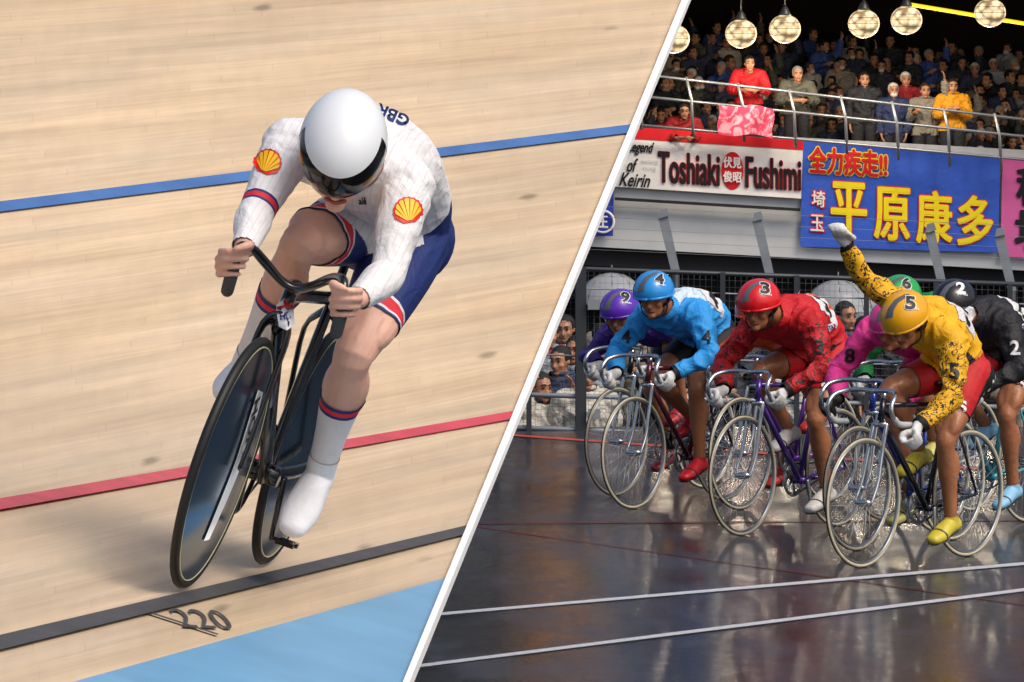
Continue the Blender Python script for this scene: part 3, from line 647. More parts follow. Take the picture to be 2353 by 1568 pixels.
b=NB(); rr=[(.013,.026),(.012,.022),.013,.0125,.012,.012,.012,.012]; rr=[r if isinstance(r,tuple) else (r,r) for r in rr]
loft(b,RG[::-1]+LG[1:],rr[::-1]+rr[1:],seg=12,sub=5,side=None); hbx=obj('handlebar',b,BLK,bike)
for g in (RG,LG):
    b=NB(); loft(b,g[5:],[.0175,.0175,.0165],seg=12,sub=4); obj('grip',b,mat('grip_grey','#4c4d50',.7,bump=.003,bs=150),hbx)
b=NB(); loft(b,[V((-.17,0,.78)),V((-.19,0,.9))],[(.012,.025)]*2,side=sx); obj('seatpost',b,BLK,bike)
b=NB(); loft(b,[V((-.33,0,.925)),V((-.27,0,.932)),V((-.15,0,.925)),V((-.05,0,.92))],[(.06,.02),(.068,.022),(.032,.02),(.02,.014)],side=sx,seg=14); obj('saddle',b,BLKM,bike)
PH=R(-105); cranks(bike,PH,True,.125); chain(bike,.125)
tf=bvh(fo,fko); q=L_(654,722,14.4)
decal('head_badge',poly_bm([[(-.02,-.03),(0,-.042),(.02,-.03),(.022,.024),(0,.04),(-.022,.024)]]),q,dr(1,.1),dr(-.1,1),tf,mat('badge_white','#e8e8ee',.4),fo,.003,.02)
decal('head_badge',poly_bm([[(-.021,.014),(.021,.014),(.021,.025),(0,.038),(-.021,.025)]]),q,dr(1,.1),dr(-.1,1),tf,mat('badge_red','#c41f2b',.4),fo,.005,.02)
decal('head_badge_lettering',text_bm('HB',.028,.02,bold=.03),q-dr(0,.004),dr(1,.1),dr(-.1,1),tf,mat('badge_blue','#1d2f7c',.4),fo,.006,.02)
J={'pel':L_(895,525,15.1),'wai':L_(908,445,14.98),'che':L_(842,365,14.72),'nek':L_(812,370,14.56),
 'sL':L_(935,430,14.6),'eL':L_(890,632,14.42),'wL':L_(822,688,14.27),'cL':L_(784,700,14.2),
 'sR':L_(665,338,14.62),'eR':L_(588,490,14.45),'wR':L_(560,572,14.33),'cR':L_(538,605,14.25),
 'hL':L_(948,540,15.08),'kL':L_(812,815,14.72),'aL':L_(735,1085,14.95),'tL':L_(672,1212,14.86),
 'hR':L_(845,510,15.12),'kR':L_(690,560,14.62),'aR':L_(560,850,14.98),'tR':L_(520,905,14.88)}
hc_=L_(788,330,14.42); FW=lambda a,b_,c_: (dr(a,b_)+tc_*c_).normalized()
fH=FW(-.1,-.66,.74); uH=FW(.1,.74,.66); uH=(uH-fH*uH.dot(fH)).normalized(); lH=uH.cross(fH); J['hf']=fH; J['hu']=uH; J['hed']=hc_-uH*.056-fH*.016
SK=mat('skin_pale','#e3b19b',.45,noise=.17,ns=5,bump=.003,bs=30)
SK.node_tree.nodes['Principled BSDF'].inputs['Subsurface Weight'].default_value=.12
SK.node_tree.nodes['Principled BSDF'].inputs['Subsurface Radius'].default_value=(.03,.012,.006)
def pinstripe(m):
    nt=m.node_tree; N=nt.nodes; L=nt.links; p=N['Principled BSDF']; tc=N.new('ShaderNodeTexCoord'); w_=N.new('ShaderNodeTexWave'); w_.bands_direction='Y'; w_.inputs['Scale'].default_value=18; w_.inputs['Distortion'].default_value=.2
    L.new(tc.outputs['Object'],w_.inputs[0]); r=N.new('ShaderNodeMapRange'); r.inputs[1].default_value=.8; r.inputs[2].default_value=1; r.inputs[3].default_value=1; r.inputs[4].default_value=.87; L.new(w_.outputs[1],r.inputs[0])
    s=N.new('ShaderNodeVectorMath'); s.operation='SCALE'; o=p.inputs['Base Color'].links[0].from_socket; L.new(o,s.inputs[0]); L.new(r.outputs[0],s.inputs['Scale']); L.new(s.outputs[0],p.inputs['Base Color']); return m
mats=dict(w=pinstripe(cloth('suit_white','#e9e7e9',bump=.011)),n=cloth('suit_navy','#1b2f70',bump=.008),r=cloth('suit_red','#e02a3c',bump=.002),o=cloth('overshoe_white','#ececf0',bump=.005),k=cloth('sock_white','#e4e3e5',bump=.004),g=SK)
def bands(t,lst):
    for a,b_,k in lst:
        if a<=t<b_: return k
    return None
AB=[(.84,.87,'n'),(.87,.93,'r'),(.93,.96,'n')]; TB=[(.655,.672,'w'),(.672,.735,'r'),(.735,.75,'w'),(.75,.765,'n')]; SB=[(.38,.405,'n'),(.405,.44,'r'),(.44,.465,'n')]
def reg(n,t,c):
    if n=='torso': return ('skinsuit','w') if t>.3 else ('shorts','n')
    if n[:3]=='shd' or n=='neck' and t<.35: return ('skinsuit','w')
    if n[:3]=='arm': return ('skinsuit',(bands(t,AB) if n[-1]=='R' else None) or 'w')
    if n[:4]=='fore': return ('skinsuit','w') if t<.98 else None
    if n[:2]=='th': return ('shorts',bands(t,TB) or 'n') if t<.765 else None
    if n[:2]=='sh':
        if t<.38: return None
        k=bands(t,SB) or 'k'; return ('sock_'+n[-1],k) if t<.86 else ('overshoe_'+n[-1],'o')
    if n[:2]=='ft': return ('overshoe_'+n[-1],'o')
cuts=[('torso',.3)]+[('armR',t) for t in (.84,.87,.93,.96)]
for k in 'LR':
    cuts+=[('th'+k,t) for t in (.655,.672,.735,.75,.765)]+[('sh'+k,t) for t in (.38,.405,.44,.465,.86)]+[('fore'+k,.98)]
def mh(bm,k,J):
    g=RG if k=='R' else LG; y=-1 if k=='R' else 1
    c=lerp(g[5],g[6],.35); bd=(g[5]-g[7]).normalized(); fist(bm,c,bd,(tc_+dr(y*.35,0)).normalized(),dr(y,.0)-tc_*.35,J['w'+k],1.0,spread=.0225,fr=.92)
person=thing('person','lone rider in white and navy skinsuit with a white aero helmet, bent over the bars','person',MB_)
o=build(person,J,.0045,SK,reg,cuts,mats,g=1.05,hands=mh,it=3,hs=1.0,ag=1.0,off={'skinsuit':.004,'shorts':.0045,'sock_L':.003,'sock_R':.003,'overshoe_L':.005,'overshoe_R':.005},wr={'skinsuit':.0022},muscle=1)
b=NB(); loft(b,[J['hed']+fH*.094-uH*.068-lH*.024,J['hed']+fH*.106-uH*.067,J['hed']+fH*.094-uH*.068+lH*.024],[.0055]*3,seg=8); obj('mouth',b,mat('lips_red','#b0564e',.4),person)
WH=mat('helmet_white','#e6eaee',.38,coat=.15); VIS=mat('visor_dark','#0a0a0d',.16,coat=.25); VIS.node_tree.nodes['Principled BSDF'].inputs['IOR'].default_value=1.35
P1=(hc_+fH*.163*.98+uH*.02,(uH+fH*.3).normalized()); P2=(hc_+fH*.008,(fH-uH*.3).normalized()); P3=(hc_-uH*.066,(uH+fH*.05).normalized()); P4=(hc_+fH*.115-uH*.094,(uH+fH*.32).normalized())
def cutell(sc3,planes):
    b=NB(); ell(b,hc_,fH*.163*sc3,lH*.113*sc3,uH*.123*sc3,seg=72,rings=40)
    for p,n in planes: bmesh.ops.bisect_plane(b,geom=b.verts[:]+b.edges[:]+b.faces[:],plane_co=p,plane_no=n)
    return b
sidef=lambda f,P:(f.calc_center_median()-P[0]).dot(P[1])
bs=cutell(1,[P1,P2,P3]); bmesh.ops.delete(bs,geom=[f for f in bs.faces if sidef(f,P3)<0 or (sidef(f,P1)<0 and sidef(f,P2)>0)],context='FACES')
hel=obj('helmet',bs,WH,person)
PX=(P2[0]-fH*.01,P2[1]); PY=(P1[0]+uH*.006,P1[1]); bv=cutell(.993,[P4,PX,PY])
bmesh.ops.delete(bv,geom=[f for f in bv.faces if sidef(f,P4)<0 or sidef(f,PX)<0 or sidef(f,PY)>0],context='FACES')
obj('visor',bv,VIS,hel)
ts=bvh(o['skinsuit'])
def pecten(px,py,d,r,tilt):
    c=L_(px,py,d); u=dr(math.cos(tilt),math.sin(tilt)); v=dr(-math.sin(tilt),math.cos(tilt))
    def fan(k,n=22,base=.38):
        p=[(r*k*math.sin(a)*(1+.03*math.cos(i*math.pi)),r*k*(math.cos(a)*1.0)*(.98+.03*math.cos(i*math.pi))) for i,a in enumerate([R(-112+224*j/n) for j in range(n+1)])]
        return p+[(r*base*k,-r*.78*k),(-r*base*k,-r*.78*k)]
    decal('emblem',poly_bm([fan(1)]),c,u,v,ts,mat('emblem_red','#e0261c',.5),o['skinsuit'],.004,.012)
    P=[]
    for j in range(7):
        a0,a1=R(-100+j*200/7+3),R(-100+(j+1)*200/7-3); rr=r*.84; b0=-.62*r
        P.append([(.05*r*(j-3)/1.0-.02*r,b0),(.05*r*(j-3)+.02*r,b0),(rr*math.sin(a1),rr*math.cos(a1)),(rr*1.05*math.sin((a0+a1)/2),rr*1.05*math.cos((a0+a1)/2)),(rr*math.sin(a0),rr*math.cos(a0))])
    decal('emblem',poly_bm(P),c,u,v,ts,mat('emblem_yellow','#fcc81a',.5),o['skinsuit'],.0065,.012)
pecten(938,486,14.5,.038,R(8)); pecten(614,374,14.5,.037,R(-22))
decal('back_lettering',text_bm('GBR',.09,.03,bold=.03),L_(916,246,14.8),dr(-1,.45),dr(-.45,-1)+tc_*-.2,ts,mats['n'],o['skinsuit'],.005)
decal('chest_lettering',text_bm('alé',.02,.018,bold=.03),L_(832,462,14.6),dr(1,0),dr(0,1),ts,BLKM,o['skinsuit'],.005)
# ================================================================= STAND, CROWD, BARRIER
DG=mat('stand_dark','#1b1c20',.8,noise=.2,ns=2); PAN=mat('panel_grey','#c3c6c9',.6,noise=.08,ns=2); CEI=mat('ceiling_dark','#0c0c0f',.9)
stand=thing('grandstand','dark roofed grandstand full of spectators behind the outdoor track','grandstand',Matrix.Translation((0,90,-1.1)))
def sobj(name,b,m,parent=stand,**k):
    o=obj(name,b,m,parent,smooth=k.pop('smooth',False),**k)
    if parent is not None: o.matrix_parent_inverse=parent.matrix_world.inverted() if parent.type=='EMPTY' else Matrix()
    return o
sl=.085
b=NB(); slab(b,700,298,2900,575,90,90.5,sl*.65); sobj('front_wall',b,PAN)
b=NB(); slab(b,700,568,2900,618,90.2,91,.05); sobj('lower_wall',b,DG)
b=NB(); slab(b,700,600,2900,760,92,93,.0); sobj('back_of_concourse',b,mat('concourse_dark','#141416',.8))
AM=mat('amber_panel','#b98a2a',.5,emit=.35)
for x in (1560,1700,1990,2110,2230):
    b=NB(); slab(b,x,612,x+70,640,91.9,91.98,.02); sobj('amber_panel',b,AM)
rows_y=[287,246,208,172,138,106,76,48]
b=NB()
for r_ in range(8):
    slab(b,700,rows_y[r_]+160,2900,700,91+1.0*r_,92.0+1.0*r_,sl*.8)
sobj('tier',b,DG)
b=NB(); hexa(b,[V((x,y,z)) for x in (-30,60) for y in (87.5,106) for z in (5.25,16)]); sobj('roof',b,CEI)  # built up tall out of view so the wet track reflects no sky
b=NB(); hexa(b,[V((x,y,z)) for x in (-30,60) for y in (102,103) for z in (-1,5.2)]); sobj('back_wall',b,mat('back_wall_dark','#1a1615',.9))
b=NB()
for k in range(12):
    hexa(b,[V((x,y,z)) for x in (-4+k*1.9,-3.85+k*1.9) for y in (87.6,101) for z in (5.0,5.249)])
sobj('ceiling_beam',b,mat('beam','#1c1917',.7))
WW=mat('added_glow_warm',(1,.42,.1),.5,emit=2.8); WB=mat('added_glow_blue',(.12,.26,.6),.5,emit=.45)  # glowing panels added above view to colour the reflections on the wet track
for x0,x1,z0,z1,m in ((.5,.95,6.4,8.3,WW),(1.25,1.9,6.2,8.6,WB),(2.25,2.65,6.4,7.7,WW),(4.9,5.2,6.3,7.0,WW),(6.2,6.9,6.2,8.2,WB)):
    b=NB(); hexa(b,[V((x,y,z)) for x in (x0,x1) for y in (87.42,87.49) for z in (z0,z1)]); sobj('added_glow_panel',b,m)
b=NB(); loft(b,[W(2085,10,89),W(2600,96,89)],[.03,.03],seg=8,cap=0,sub=1); obj('strip_light',b,mat('strip_yellow','#f0c020',.5,emit=1.2),label='yellow strip light running diagonally under the stand roof',cat='light')
LW=mat('lamp_metal','#6b6a66',.4,metal=.6)
def lampmat():
    m=bpy.data.materials.new('lamp_glass'); m.use_nodes=True; N=m.node_tree.nodes; L=m.node_tree.links; p=N['Principled BSDF']; tc=N.new('ShaderNodeTexCoord')
    v_=N.new('ShaderNodeTexVoronoi'); v_.inputs['Scale'].default_value=9; L.new(tc.outputs['Object'],v_.inputs[0]); g=N.new('ShaderNodeTexNoise'); g.inputs['Scale'].default_value=5; L.new(tc.outputs['Object'],g.inputs[0])
    a=N.new('ShaderNodeMapRange'); a.inputs[1].default_value=.75; a.inputs[2].default_value=.2; a.inputs[3].default_value=.5; a.inputs[4].default_value=3.6; L.new(v_.outputs['Distance'],a.inputs[0])
    s=N.new('ShaderNodeMath'); s.operation='MULTIPLY'; L.new(a.outputs[0],s.inputs[0]); L.new(g.outputs[0],s.inputs[1])
    p.inputs['Base Color'].default_value=(.35,.22,.1,1); p.inputs['Emission Color'].default_value=(1,.74,.42,1); L.new(s.outputs[0],p.inputs['Emission Strength']); return m
LG_=lampmat()
for i,(x,y) in enumerate(((1548,90),(1702,78),(1803,67),(1984,55),(2082,47),(2274,30))):
    p=W(x,y,88.2); rt=thing('globe_lamp',['half hidden globe lamp touching the white rail','lit globe lamp, second from the left under the roof','lit globe lamp, third from the left under the roof','lit globe lamp, third from the right under the roof','lit globe lamp just left of the yellow strip light','rightmost lit globe lamp under the stand roof'][i],'lamp',Matrix.Translation(p),'globe lamps under the stand roof')
    b=NB(); ell(b,V((0,0,0)),V((.245,0,0)),V((0,.245,0)),V((0,0,.225)),seg=24,rings=14); obj('globe',b,LG_,rt)
    b=NB()
    for z in (-.1,.0,.09):
        rr=math.sqrt(.25**2-z*z); tube(b,[V((rr*math.cos(2*math.pi*k/24),rr*math.sin(2*math.pi*k/24),z)) for k in range(25)],.004,seg=4)
    obj('wire_cage',b,LW,rt)
    b=NB(); loft(b,[V((0,0,.21)),V((0,0,.3)),V((0,0,.36))],[.1,.06,.02],seg=12,cap=0); tube(b,[V((0,0,.3)),V((0,0,5.0-p.z))] if 5.0-p.z>.35 else [V((0,0,.3)),V((0,0,.4))],.012); obj('fitting',b,LW,rt)
    lt=bpy.data.lights.new('lamp_bulb','POINT'); lt.energy=55; lt.specular_factor=0.0; lt.color=(1,.84,.64); lt.shadow_soft_size=.12; lo=bpy.data.objects.new('lamp_bulb',lt); C.objects.link(lo); lo.location=p+V((0,.6,-.45))
def flat(name,pts,d,m,parent=None,**k):
    b=NB(); b.faces.new([b.verts.new(W(x,y,d)) for x,y in pts]); return obj(name,b,m,parent,smooth=False,**k)
def ftext(t,cx,cy,w_,h_,d,m,parent,bold=.0,slx=.06,name='lettering',shear=0,n=10):
    b0=text_bm(t,w_-2*bold,h_-2*bold,0,shear); me=bpy.data.meshes.new('x'); b0.to_mesh(me); b0.free(); b=NB()
    sh=[(0,0)]
    if bold: sh+=[(r_*math.cos(2*math.pi*k/n),r_*math.sin(2*math.pi*k/n)) for r_ in ((bold*.5,bold) if bold>4 else (bold,)) for k in range(n)]
    for i,(ox,oy) in enumerate(sh):
        s0=len(b.verts); b.from_mesh(me); b.verts.ensure_lookup_table()
        for v_ in b.verts[s0:]: v_.co=W(cx+v_.co.x+ox,cy-v_.co.y+oy+slx*v_.co.x,d-.0006*i)
    bpy.data.meshes.remove(me)
    return obj(name,b,m,parent,smooth=False)
BW=mat('banner_white','#f1eeec',.7,noise=.04,ns=2,bump=.03,bs=1.5); BR=mat('banner_red','#d81c2a',.9); BBL=mat('banner_blue','#2c58c4',.7,noise=.08,ns=2,bump=.06,bs=1.5); BY=mat('banner_yellow','#f4dc1c',.9); BPK=mat('banner_pink','#d85fa4',.7,noise=.06,ns=2); BK=mat('banner_black','#1a181e',.9)
o1=flat('banner',[(1375,427),(1440,292),(1845,321),(1840,457)],89.9,BW,label='white banner with red top stripe and black and red lettering',cat='banner')
flat('red_stripe',[(1428,318),(1440,291),(1845,320),(1845,345)],89.89,BR,o1)
for t,x,w_ in (('Toshiaki',1582,144),('Fushimi',1776,130)):
    ftext(t,x,388+(x-1581)*.06,w_,74,89.885,BR,o1,2.6); ftext(t,x,388+(x-1581)*.06,w_-2,72,89.87,BK,o1,1.3)
b=NB(); ell(b,W(1682,393,89.88),V((.175,0,0)),V((0,.004,0)),V((0,0,.3)),seg=28,rings=14); obj('red_disc',b,BR,o1)
ftext('伏見',1682,374,42,26,89.85,BW,o1,.8); ftext('俊昭',1682,407,42,26,89.85,BW,o1,.8)
for t,x,y,w_ in (('Legend',1472,342,62),('of',1453,380,26),('Keirin',1458,414,72)): ftext(t,x,y,w_,32,89.88,BK,o1,.7,shear=.45)
ftext('memorial',1492,371,38,11,89.88,PAN,o1); ftext('racing',1492,388,30,11,89.88,PAN,o1)
o2=flat('banner',[(1838,567),(1845,325),(2298,364),(2292,581)],89.9,BBL,label='blue banner with big yellow characters below red slogan',cat='banner')
ftext('全力疾走!!',1948,373,186,68,89.89,BY,o2,4,name='slogan'); ftext('全力疾走!!',1948,373,181,63,89.875,BR,o2,1.8,name='slogan')
for t,x,y in (('埼',1880,458),('玉',1877,513)): ftext(t,x,y,36,44,89.89,BR,o2,3); ftext(t,x,y,31,38,89.875,BW,o2,.7)
for t,x,y,h_ in (('平',1950,482,132),('原',2049,492,128),('康',2146,500,128),('多',2240,508,122)):
    ftext(t,x,y,88,h_,89.89,BR,o2,4.8,name='character'); ftext(t,x,y,84,h_-5,89.875,BY,o2,2.6,name='character')
o3=flat('banner',[(2298,590),(2303,365),(2700,395),(2700,610)],89.88,BPK,label='pink banner with black characters at the right end of the stand wall',cat='banner')
ftext('稲',2378,430,88,92,89.86,BK,o3,3,name='character'); ftext('垣',2374,530,88,92,89.86,BK,o3,3,name='character')
o4=flat('banner',[(1250,545),(1250,400),(1410,430),(1408,543)],89.85,mat('banner_navy','#2340b0',.7),label='small blue banner with white ring beside the timber track edge',cat='banner')
b=NB(); torus(b,W(1385,510,89.8),.17,.02,n=28,m=6); obj('ring',b,BW,o4); ftext('王',1385,510,24,28,89.75,BW,o4,1)
b=NB(); slab(b,1412,459,1838,466,89.8,89.9,.06); sobj('wall_trim',b,DG)
RM=mat('rail_metal','#a6abb0',.4,metal=.7)
rl=thing('railing','metal railing with leaning posts along the front of the stand','railing',Matrix.Translation((0,89.5,0)))
RMI=rl.matrix_world.inverted()
def rw(x,y,d=89.6): return RMI@W(x,y,d)
for y0,k in ((176,.118),(226,.105),(292,.09)):
    b=NB(); tube(b,[rw(1300,y0-(1515-1300)*k),rw(1800,y0+(285)*k),rw(2600,y0+1085*k)],.022,seg=8); obj('rail',b,RM,rl)
for i in range(12):
    x=1340+i*118; y=176+(x-1515)*.118; b=NB(); tube(b,[rw(x,y-6),rw(x+12,y+45),rw(x+16,y+130)],.025,seg=8); obj('post',b,RM,rl)
pk=NB(); g=[]
for j in range(10):
    g.append([pk.verts.new(W(1650+i*10.5+3*math.sin(j*.7),240+j*7.5+4*math.sin(i*.6)+(i*.7),89.45-.06*math.sin(i*.9+j*.3))) for i in range(13)])
for j in range(9):
    for i in range(12): pk.faces.new((g[j+1][i],g[j+1][i+1],g[j][i+1],g[j][i]))
def flagmat():
    m=mat('pink_flag','#e0506e',.7); N=m.node_tree.nodes; L=m.node_tree.links; p=N['Principled BSDF']; tc=N.new('ShaderNodeTexCoord'); n=N.new('ShaderNodeTexNoise'); n.inputs['Scale'].default_value=4.5; n.inputs['Distortion'].default_value=2; L.new(tc.outputs['Object'],n.inputs[0]); r=N.new('ShaderNodeValToRGB')
    r.color_ramp.elements[0].position=.45; r.color_ramp.elements[0].color=(*hx('#d23c62'),1); r.color_ramp.elements[1].position=.58; r.color_ramp.elements[1].color=(*hx('#e2a8b6'),1); L.new(n.outputs[0],r.inputs[0]); L.new(r.outputs[0],p.inputs['Base Color']); return m
obj('flag',pk,flagmat(),label='pink and white patterned cloth flag hung over the stand railing',cat='flag')
JK=cloth('jacket_cloth','#ffffff',objcol=True,bump=.03); TR=cloth('trouser_cloth','#1a1a20'); HR=mat('hair_obj','#ffffff',.7,objcol=True,bump=.01,bs=60); SK2=mat('skin_crowd','#b98464',.5,noise=.15,ns=8)
def sp_pose(kind):
    J=dict(pel=V((0,0,.95)),wai=V((0,0,1.1)),che=V((0,0,1.3)),nek=V((0,0,1.45)),hed=V((.02,0,1.59)),hf=V((1,.1,-.1)).normalized(),hu=V((.1,0,1)).normalized())
    J['hu']=(J['hu']-J['hf']*J['hu'].dot(J['hf'])).normalized()
    if kind=='lean': J['che']=V((.1,0,1.27)); J['nek']=V((.2,0,1.4)); J['hed']=V((.27,0,1.52))
    for k,y in (('L',1),('R',-1)):
        J['s'+k]=V((.14 if kind=='lean' else 0,y*.18,1.34 if kind=='lean' else 1.375)); J['h'+k]=V((0,y*.09,.92)); J['k'+k]=V((.03,y*.11,.49)); J['a'+k]=V((-.01,y*.12,.09)); J['t'+k]=V((.17,y*.15,.035))
        e,w_={'down':((-.03,.24,1.12),(.06,.23,.88)),'mask':((-.0,.24,1.12),(.12,.2,.9)),'rail':((.1,.25,1.14),(.33,.14,1.14)),'lean':((.2,.29,1.1),(.4,.12,1.1)),'up':((.16,.27,1.3),(.2,.2,1.56)),'clasp':((.08,.26,1.13),(.28,.04,1.22)),'wave':((.0,.26,1.15),(.25,.18,1.25))}[kind]
        if kind=='wave' and y>0: e,w_=(.1,.33,1.5),(.15,.3,1.76)
        J['e'+k]=V((e[0],y*e[1],e[2])); J['w'+k]=V((w_[0],y*w_[1],w_[2]))
    return J
def sph(bm,k,J):
    d=(J['w'+k]-J['e'+k]).normalized(); openhand(bm,J['w'+k],d,V((0,-1 if k=='L' else 1,.1)),1,.8,1 if k=='L' else -1)
def spreg(n,t,c):
    if n=='torso': return ('jacket','j') if t>-.1 else ('trousers','t')
    if n[:3] in ('shd','arm') or (n=='neck' and t<.3): return ('jacket','j')
    if n[:4]=='fore': return ('jacket','j') if t<.97 else None
    if n[:2]=='th': return ('trousers','t') if t>.12 else ('jacket','j')
    if n[:2]=='sh': return ('trousers','t') if t<.93 else ('shoe_'+n[-1],'s')
    if n[:2]=='ft': return ('shoe_'+n[-1],'s')
RZ=Matrix.Rotation(R(-90),4,'Z'); protos={}
def spectator(kind,M,label,jc,hc='#15110f',grp='spectators in the stand'):
    if kind not in protos:
        root=thing('person',label,'person',M,grp); J=sp_pose(kind)
        o=build(root,J,.014,SK2,spreg,[],dict(j=JK,t=TR,s=BLKM),g=1.02,hands=sph,off={'jacket':.024,'trousers':.018},it=3,wr={'jacket':.02})
        faceparts(root,J['hed'],J['hf'],J['hu']); c,f,u=J['hed'],J['hf'],J['hu']; l=u.cross(f)
        b=NB(); ell(b,c+u*.036-f*.018,f*.102,l*.088,u*.095,seg=20,rings=14); bmesh.ops.delete(b,geom=[v for v in b.verts if (v.co-c).dot(f)>.045 and (v.co-c).dot(u)<.065],context='VERTS'); obj('hair',b,HR,root,col=hc)
        if kind=='mask':
            b=NB(); ell(b,c+f*.058-u*.058,f*.062,l*.058,u*.045,seg=16,rings=10); obj('face_mask',b,mat('mask_white','#d2d4d6',.7),root)
        b=NB(); torus(b,(0,0,0),.068,.022,n=20,m=8)
        for v_ in b.verts: v_.co=V((v_.co.x,v_.co.z,v_.co.y))+J['nek']+V((0,0,.035))
        obj('collar',b,JK,root,col=jc)
        o['jacket'].color=(*hx(jc),1); protos[kind]=root; return root
    return dup(protos[kind],M,label,grp,{'jacket':jc,'hair':hc,'collar':jc if random.random()<.6 else random.choice(['#b0aba0','#1b1c21','#88222a','#8d9299'])})
CN={'#1b1c21':'black','#2c2f38':'charcoal','#39405a':'navy','#555448':'olive','#74695e':'brown','#9c9484':'tan','#a0a5ac':'grey','#a4232c':'red','#3f5aa0':'blue','#c9c4b8':'cream'}
cols=list(CN)[:5]*2+list(CN)
HN={'#15110f':'black hair','#3a2a20':'brown hair','#9b9a98':'grey hair','#d4d4d2':'white cap'}
ORD=['first','second','third','fourth','fifth','sixth','seventh','eighth','ninth','tenth','eleventh','twelfth','thirteenth','fourteenth','fifteenth','sixteenth','seventeenth','eighteenth','nineteenth','twentieth']+['twenty-'+x for x in ('first','second','third','fourth','fifth','sixth','seventh','eighth','ninth')]+['thirtieth','thirty-first','thirty-second']
RN=['front','second','third','fourth','fifth','sixth','seventh','top']
def place(x,yhead,d,s=1):
    p=W(x,yhead,d); return Matrix.Translation(p-V((0,0,1.72*s)))
SPC=[(1720,118,'lean','#c8141f','#15110f','man in bright red jacket leaning on the stand railing above the pink flag',90.3),
 (1830,142,'lean','#5c5c50','#8b8a88','grey haired man in olive coat leaning on the railing',90.4),
 (2188,180,'clasp','#e8a010','#15110f','person in yellow orange jacket standing at the railing with joined hands',90.4),
 (1985,165,'down','#22242b','#15110f','man in black coat right of the grey haired man at the railing',90.5),
 (2080,165,'rail','#981c26','#c8c8c6','person in dark red top and white cap near the yellow jacket',90.9),
 (2125,190,'wave','#8a8478','#2a1d16','person in beige jacket with one raised arm left of the yellow jacket',90.5),
 (1570,228,'lean','#a81c22','#15110f','person in red and dark top low at the railing left of the flag',90.2),
 (2052,190,'mask','#26345c','#c8c8c6','person in navy coat, pale cap and face mask beside the beige jacket',90.5)]
for x,y,k,jc,hc,lb,d in SPC: spectator(k,place(x,y,d),lb,jc,hc)
for r_,yb in enumerate(rows_y):
    x=1480+random.uniform(0,30); n=0
    while x<2400:
        y=yb+sl*.85*(x-1500)+random.uniform(-14,14)
        if x>edge(y)-15 and not any(abs(x-s[0])<34 and abs(y-s[1])<40 for s in SPC) and random.random()>(.2 if r_==0 else .03):
            jc=random.choice(cols); hc=random.choice(['#15110f']*6+['#3a2a20']*2+['#9b9a98','#d4d4d2']); k=random.choice(['down','lean','clasp','rail','mask','up','wave'] if r_<3 else ['down','clasp','lean','rail','mask','wave'])
            s_=random.uniform(.86,1.0)
            M=place(x,y,91.0+1.0*r_+random.uniform(-.15,.15),s_)@Matrix.Rotation(random.uniform(-.9,.9),4,'Z')@Matrix.Rotation(random.uniform(-.12,.12),4,'Y')@Matrix.Rotation(random.uniform(-.1,.1),4,'X')@Matrix.Diagonal((s_,s_*random.uniform(.86,1.08),s_,1))
            spectator(k,M,f'spectator in {CN[jc]} jacket with {HN[hc]}, {ORD[n]} from left in {RN[r_]} stand row',jc,hc); n+=1
        x+=random.uniform(29,42)
for o_ in [o_ for o_ in C.objects if o_.get('group')=='spectators in the stand']: o_.matrix_world=o_.matrix_world@RZ
low=[(1225,760),(1262,742),(1300,725),(1325,770),(1382,735),(1410,700),(1600,720),(1650,700),(1850,700),(1895,715),(1940,690),(1985,720),(1560,735),(2250,690),(2330,700),(1290,790),(1800,735),(1870,760),(1240,850),(1280,880),(1345,820),(1630,770),(1500,700),(1590,790),(1840,820),(2040,700),(2300,760),(1455,690)]
for i,(x,y) in enumerate(low):
    d=46.5+random.uniform(0,5)-(2 if y>800 else 0); p=W(x,y+random.uniform(-8,8),d); p.z-=1.72; jc=['#c9c4b8','#a4232c','#9c9484','#a0a5ac','#555448','#9c9484'][i%6] if i<6 else random.choice(['#1b1c21','#2c2f38','#39405a','#74695e'])
    if y>800: jc='#c9c4b8' if i%2==0 else '#a4232c'
    p.z=max(p.z,-1.7)
    spectator(['down','clasp','rail','up','mask'][i%5],Matrix.Translation(p)@Matrix.Rotation(random.uniform(-.6,.6),4,'Z')@RZ,f'onlooker in {CN[jc]} jacket behind the low barrier, {ORD[i]} of those standing there',jc,'#15110f',grp='onlookers behind the barrier')
UM=mat('clear_vinyl','#d9dce0',.2,alpha=.45)
for i,(x,y,d) in enumerate(((1405,596,50),(1925,612,50),(2010,640,52))):
    p=W(x,y,d); rt=thing('umbrella',['clear umbrella held behind the purple helmet rider','clear umbrella left of the raised arm behind the barrier','clear umbrella behind the pink jersey rider'][i],'umbrella',Matrix.Translation(p-V((0,0,.75))),'clear umbrellas in the crowd')
    b=NB(); ell(b,V((0,0,.35)),V((.3,0,0)),V((0,.3,0)),V((0,0,.28)),seg=16,rings=8,zmin=.02,zmax=1); obj('canopy',b,UM,rt)
    b=NB(); tube(b,[V((0,0,-.15)),V((0,0,.7))],.008); obj('shaft',b,LW,rt); b=NB()
    for k in range(8):
        a=2*math.pi*k/8; tube(b,[V((.3*math.sin(t)*math.cos(a),.3*math.sin(t)*math.sin(a),.352+.28*math.cos(t))) for t in (0,.4,.8,1.2,1.5)],.004,seg=4)
    obj('ribs',b,LW,rt)
FM=mat('barrier_dark','#3c4045',.45,metal=.4); FG=mat('barrier_grey','#8b9197',.5,metal=.3)
fence=thing('barrier','dark metal barrier with posts and rails along the back of the wet track','fence',Matrix.Translation((0,42.6,0))); FI=fence.matrix_world.inverted()
def fw(x,y,d=42.5): return FI@W(x,y,d)
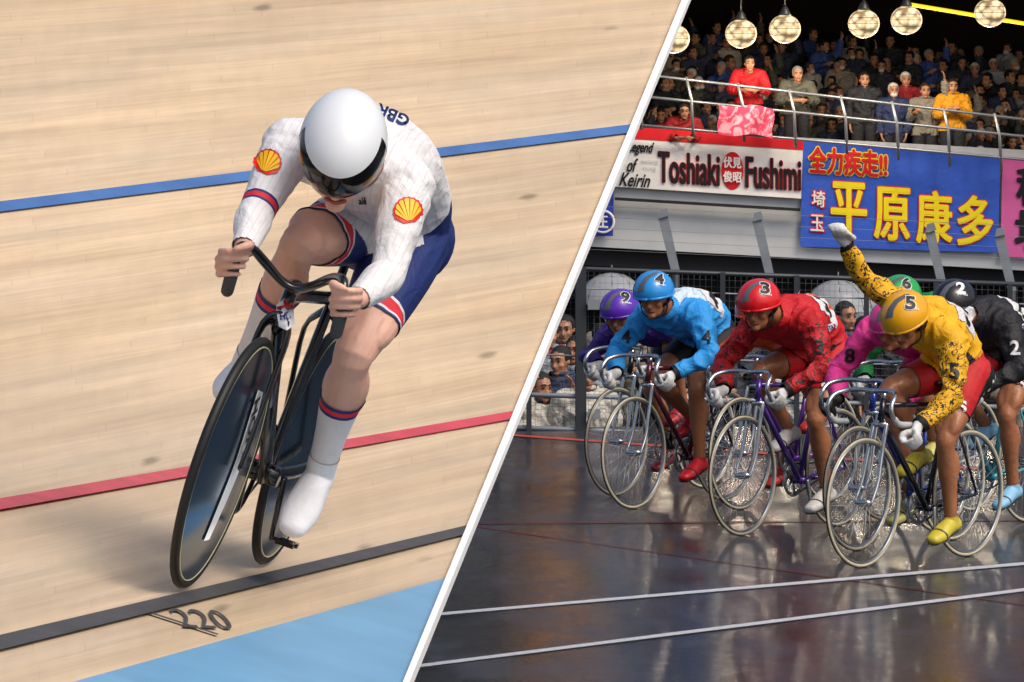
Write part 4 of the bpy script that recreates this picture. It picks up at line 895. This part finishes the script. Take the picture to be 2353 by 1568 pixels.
for (y0,y1,r_) in ((615,655,.018),(660,700,.006),(815,845,.006),(908,935,.018),(985,1040,.02)):
    b=NB(); tube(b,[fw(1000,y0-8),fw(1330,y0+3),fw(2600,y1+8)],r_,seg=8); obj('rail',b,FM if r_>.012 and y0<900 else FG,fence)
b=NB()
for i in range(118):
    x=1000+i*13.5; k=(x-1330)*.0315; tube(b,[fw(x,618+k,42.55),fw(x,988+k*1.3,42.55)],.0013,seg=3)
for j in range(24):
    tube(b,[fw(1000,606+j*15.5,42.56),fw(2600,662+j*16,42.56)],.0013,seg=3)
obj('mesh_panel',b,mat('mesh_wire','#6f757b',.5,metal=.5),fence)
for i,x in enumerate((1140,1215,1335,1500,1660,1830,1990,2150,2320,2480)):
    b=NB(); w_=12 if x!=1335 else 24
    hexa(b,[fw(xx,yy,dd) for xx in (x-w_/2,x+w_/2) for dd in (42.45,42.6) for yy in (1010+(x-1300)*.04,612+(x-1300)*.04)])
    p_=obj('post',b,FM,fence,smooth=False)
    if x==1335:
        b=NB()
        for yy in (690,790,940): hexa(b,[fw(a,c,dd) for a in (1350,1378) for dd in (42.4,42.55) for c in (yy+22,yy)])
        obj('bracket',b,FG,p_,smooth=False)
wf=thing('wire_fence','leaning grey posts strung with thin wires above the barrier','fence',Matrix.Translation((0,44,0))); WI=wf.matrix_world.inverted()
ww=lambda x,y,d=44: WI@W(x,y,d)
for x,y in ((1310,470),(1532,485),(1748,492),(2145,518),(2305,528),(2490,545)):
    b=NB()
    hexa(b,[ww(*q) for q in ((x+10,y+140,44),(x-20,y+18,44),(x+10,y+140,44.12),(x-20,y+18,44.12),(x+30,y+140,44),(x+2,y+12,44),(x+30,y+140,44.12),(x+2,y+12,44.12))])
    hexa(b,[ww(*q) for q in ((x-20,y+17,43.98),(x-16,y-2,43.98),(x-20,y+17,44.14),(x-16,y-2,44.14),(x+6,y+11,43.98),(x+0,y-6,43.98),(x+6,y+11,44.14),(x+0,y-6,44.14))])
    obj('post',b,mat('post_grey','#868c93',.55,metal=.1,noise=.15,ns=9),wf,smooth=False)
    b=NB(); loft(b,[ww(x+20,y+140),ww(x+20,y+620)],[.03,.03],cap=0,sub=1); obj('post',b,FM,wf)
for k in range(5):
    b=NB(); y0=480+k*25; tube(b,[ww(1000,y0-22),ww(1500,y0),ww(2600,y0+52)],.0015,seg=4); obj('wire',b,mat('wire_grey','#8c9094',.5,metal=.2),wf)
b=NB(); hexa(b,[V((x,y,z)) for x in (-10,14) for y in (60,60.4) for z in (-1.09,-.2)]); obj('back_wall',b,mat('low_wall_dark','#1b1c20',.7,noise=.3,ns=1.5),smooth=False,label='low dark wall between the onlookers and the grandstand',cat='wall')
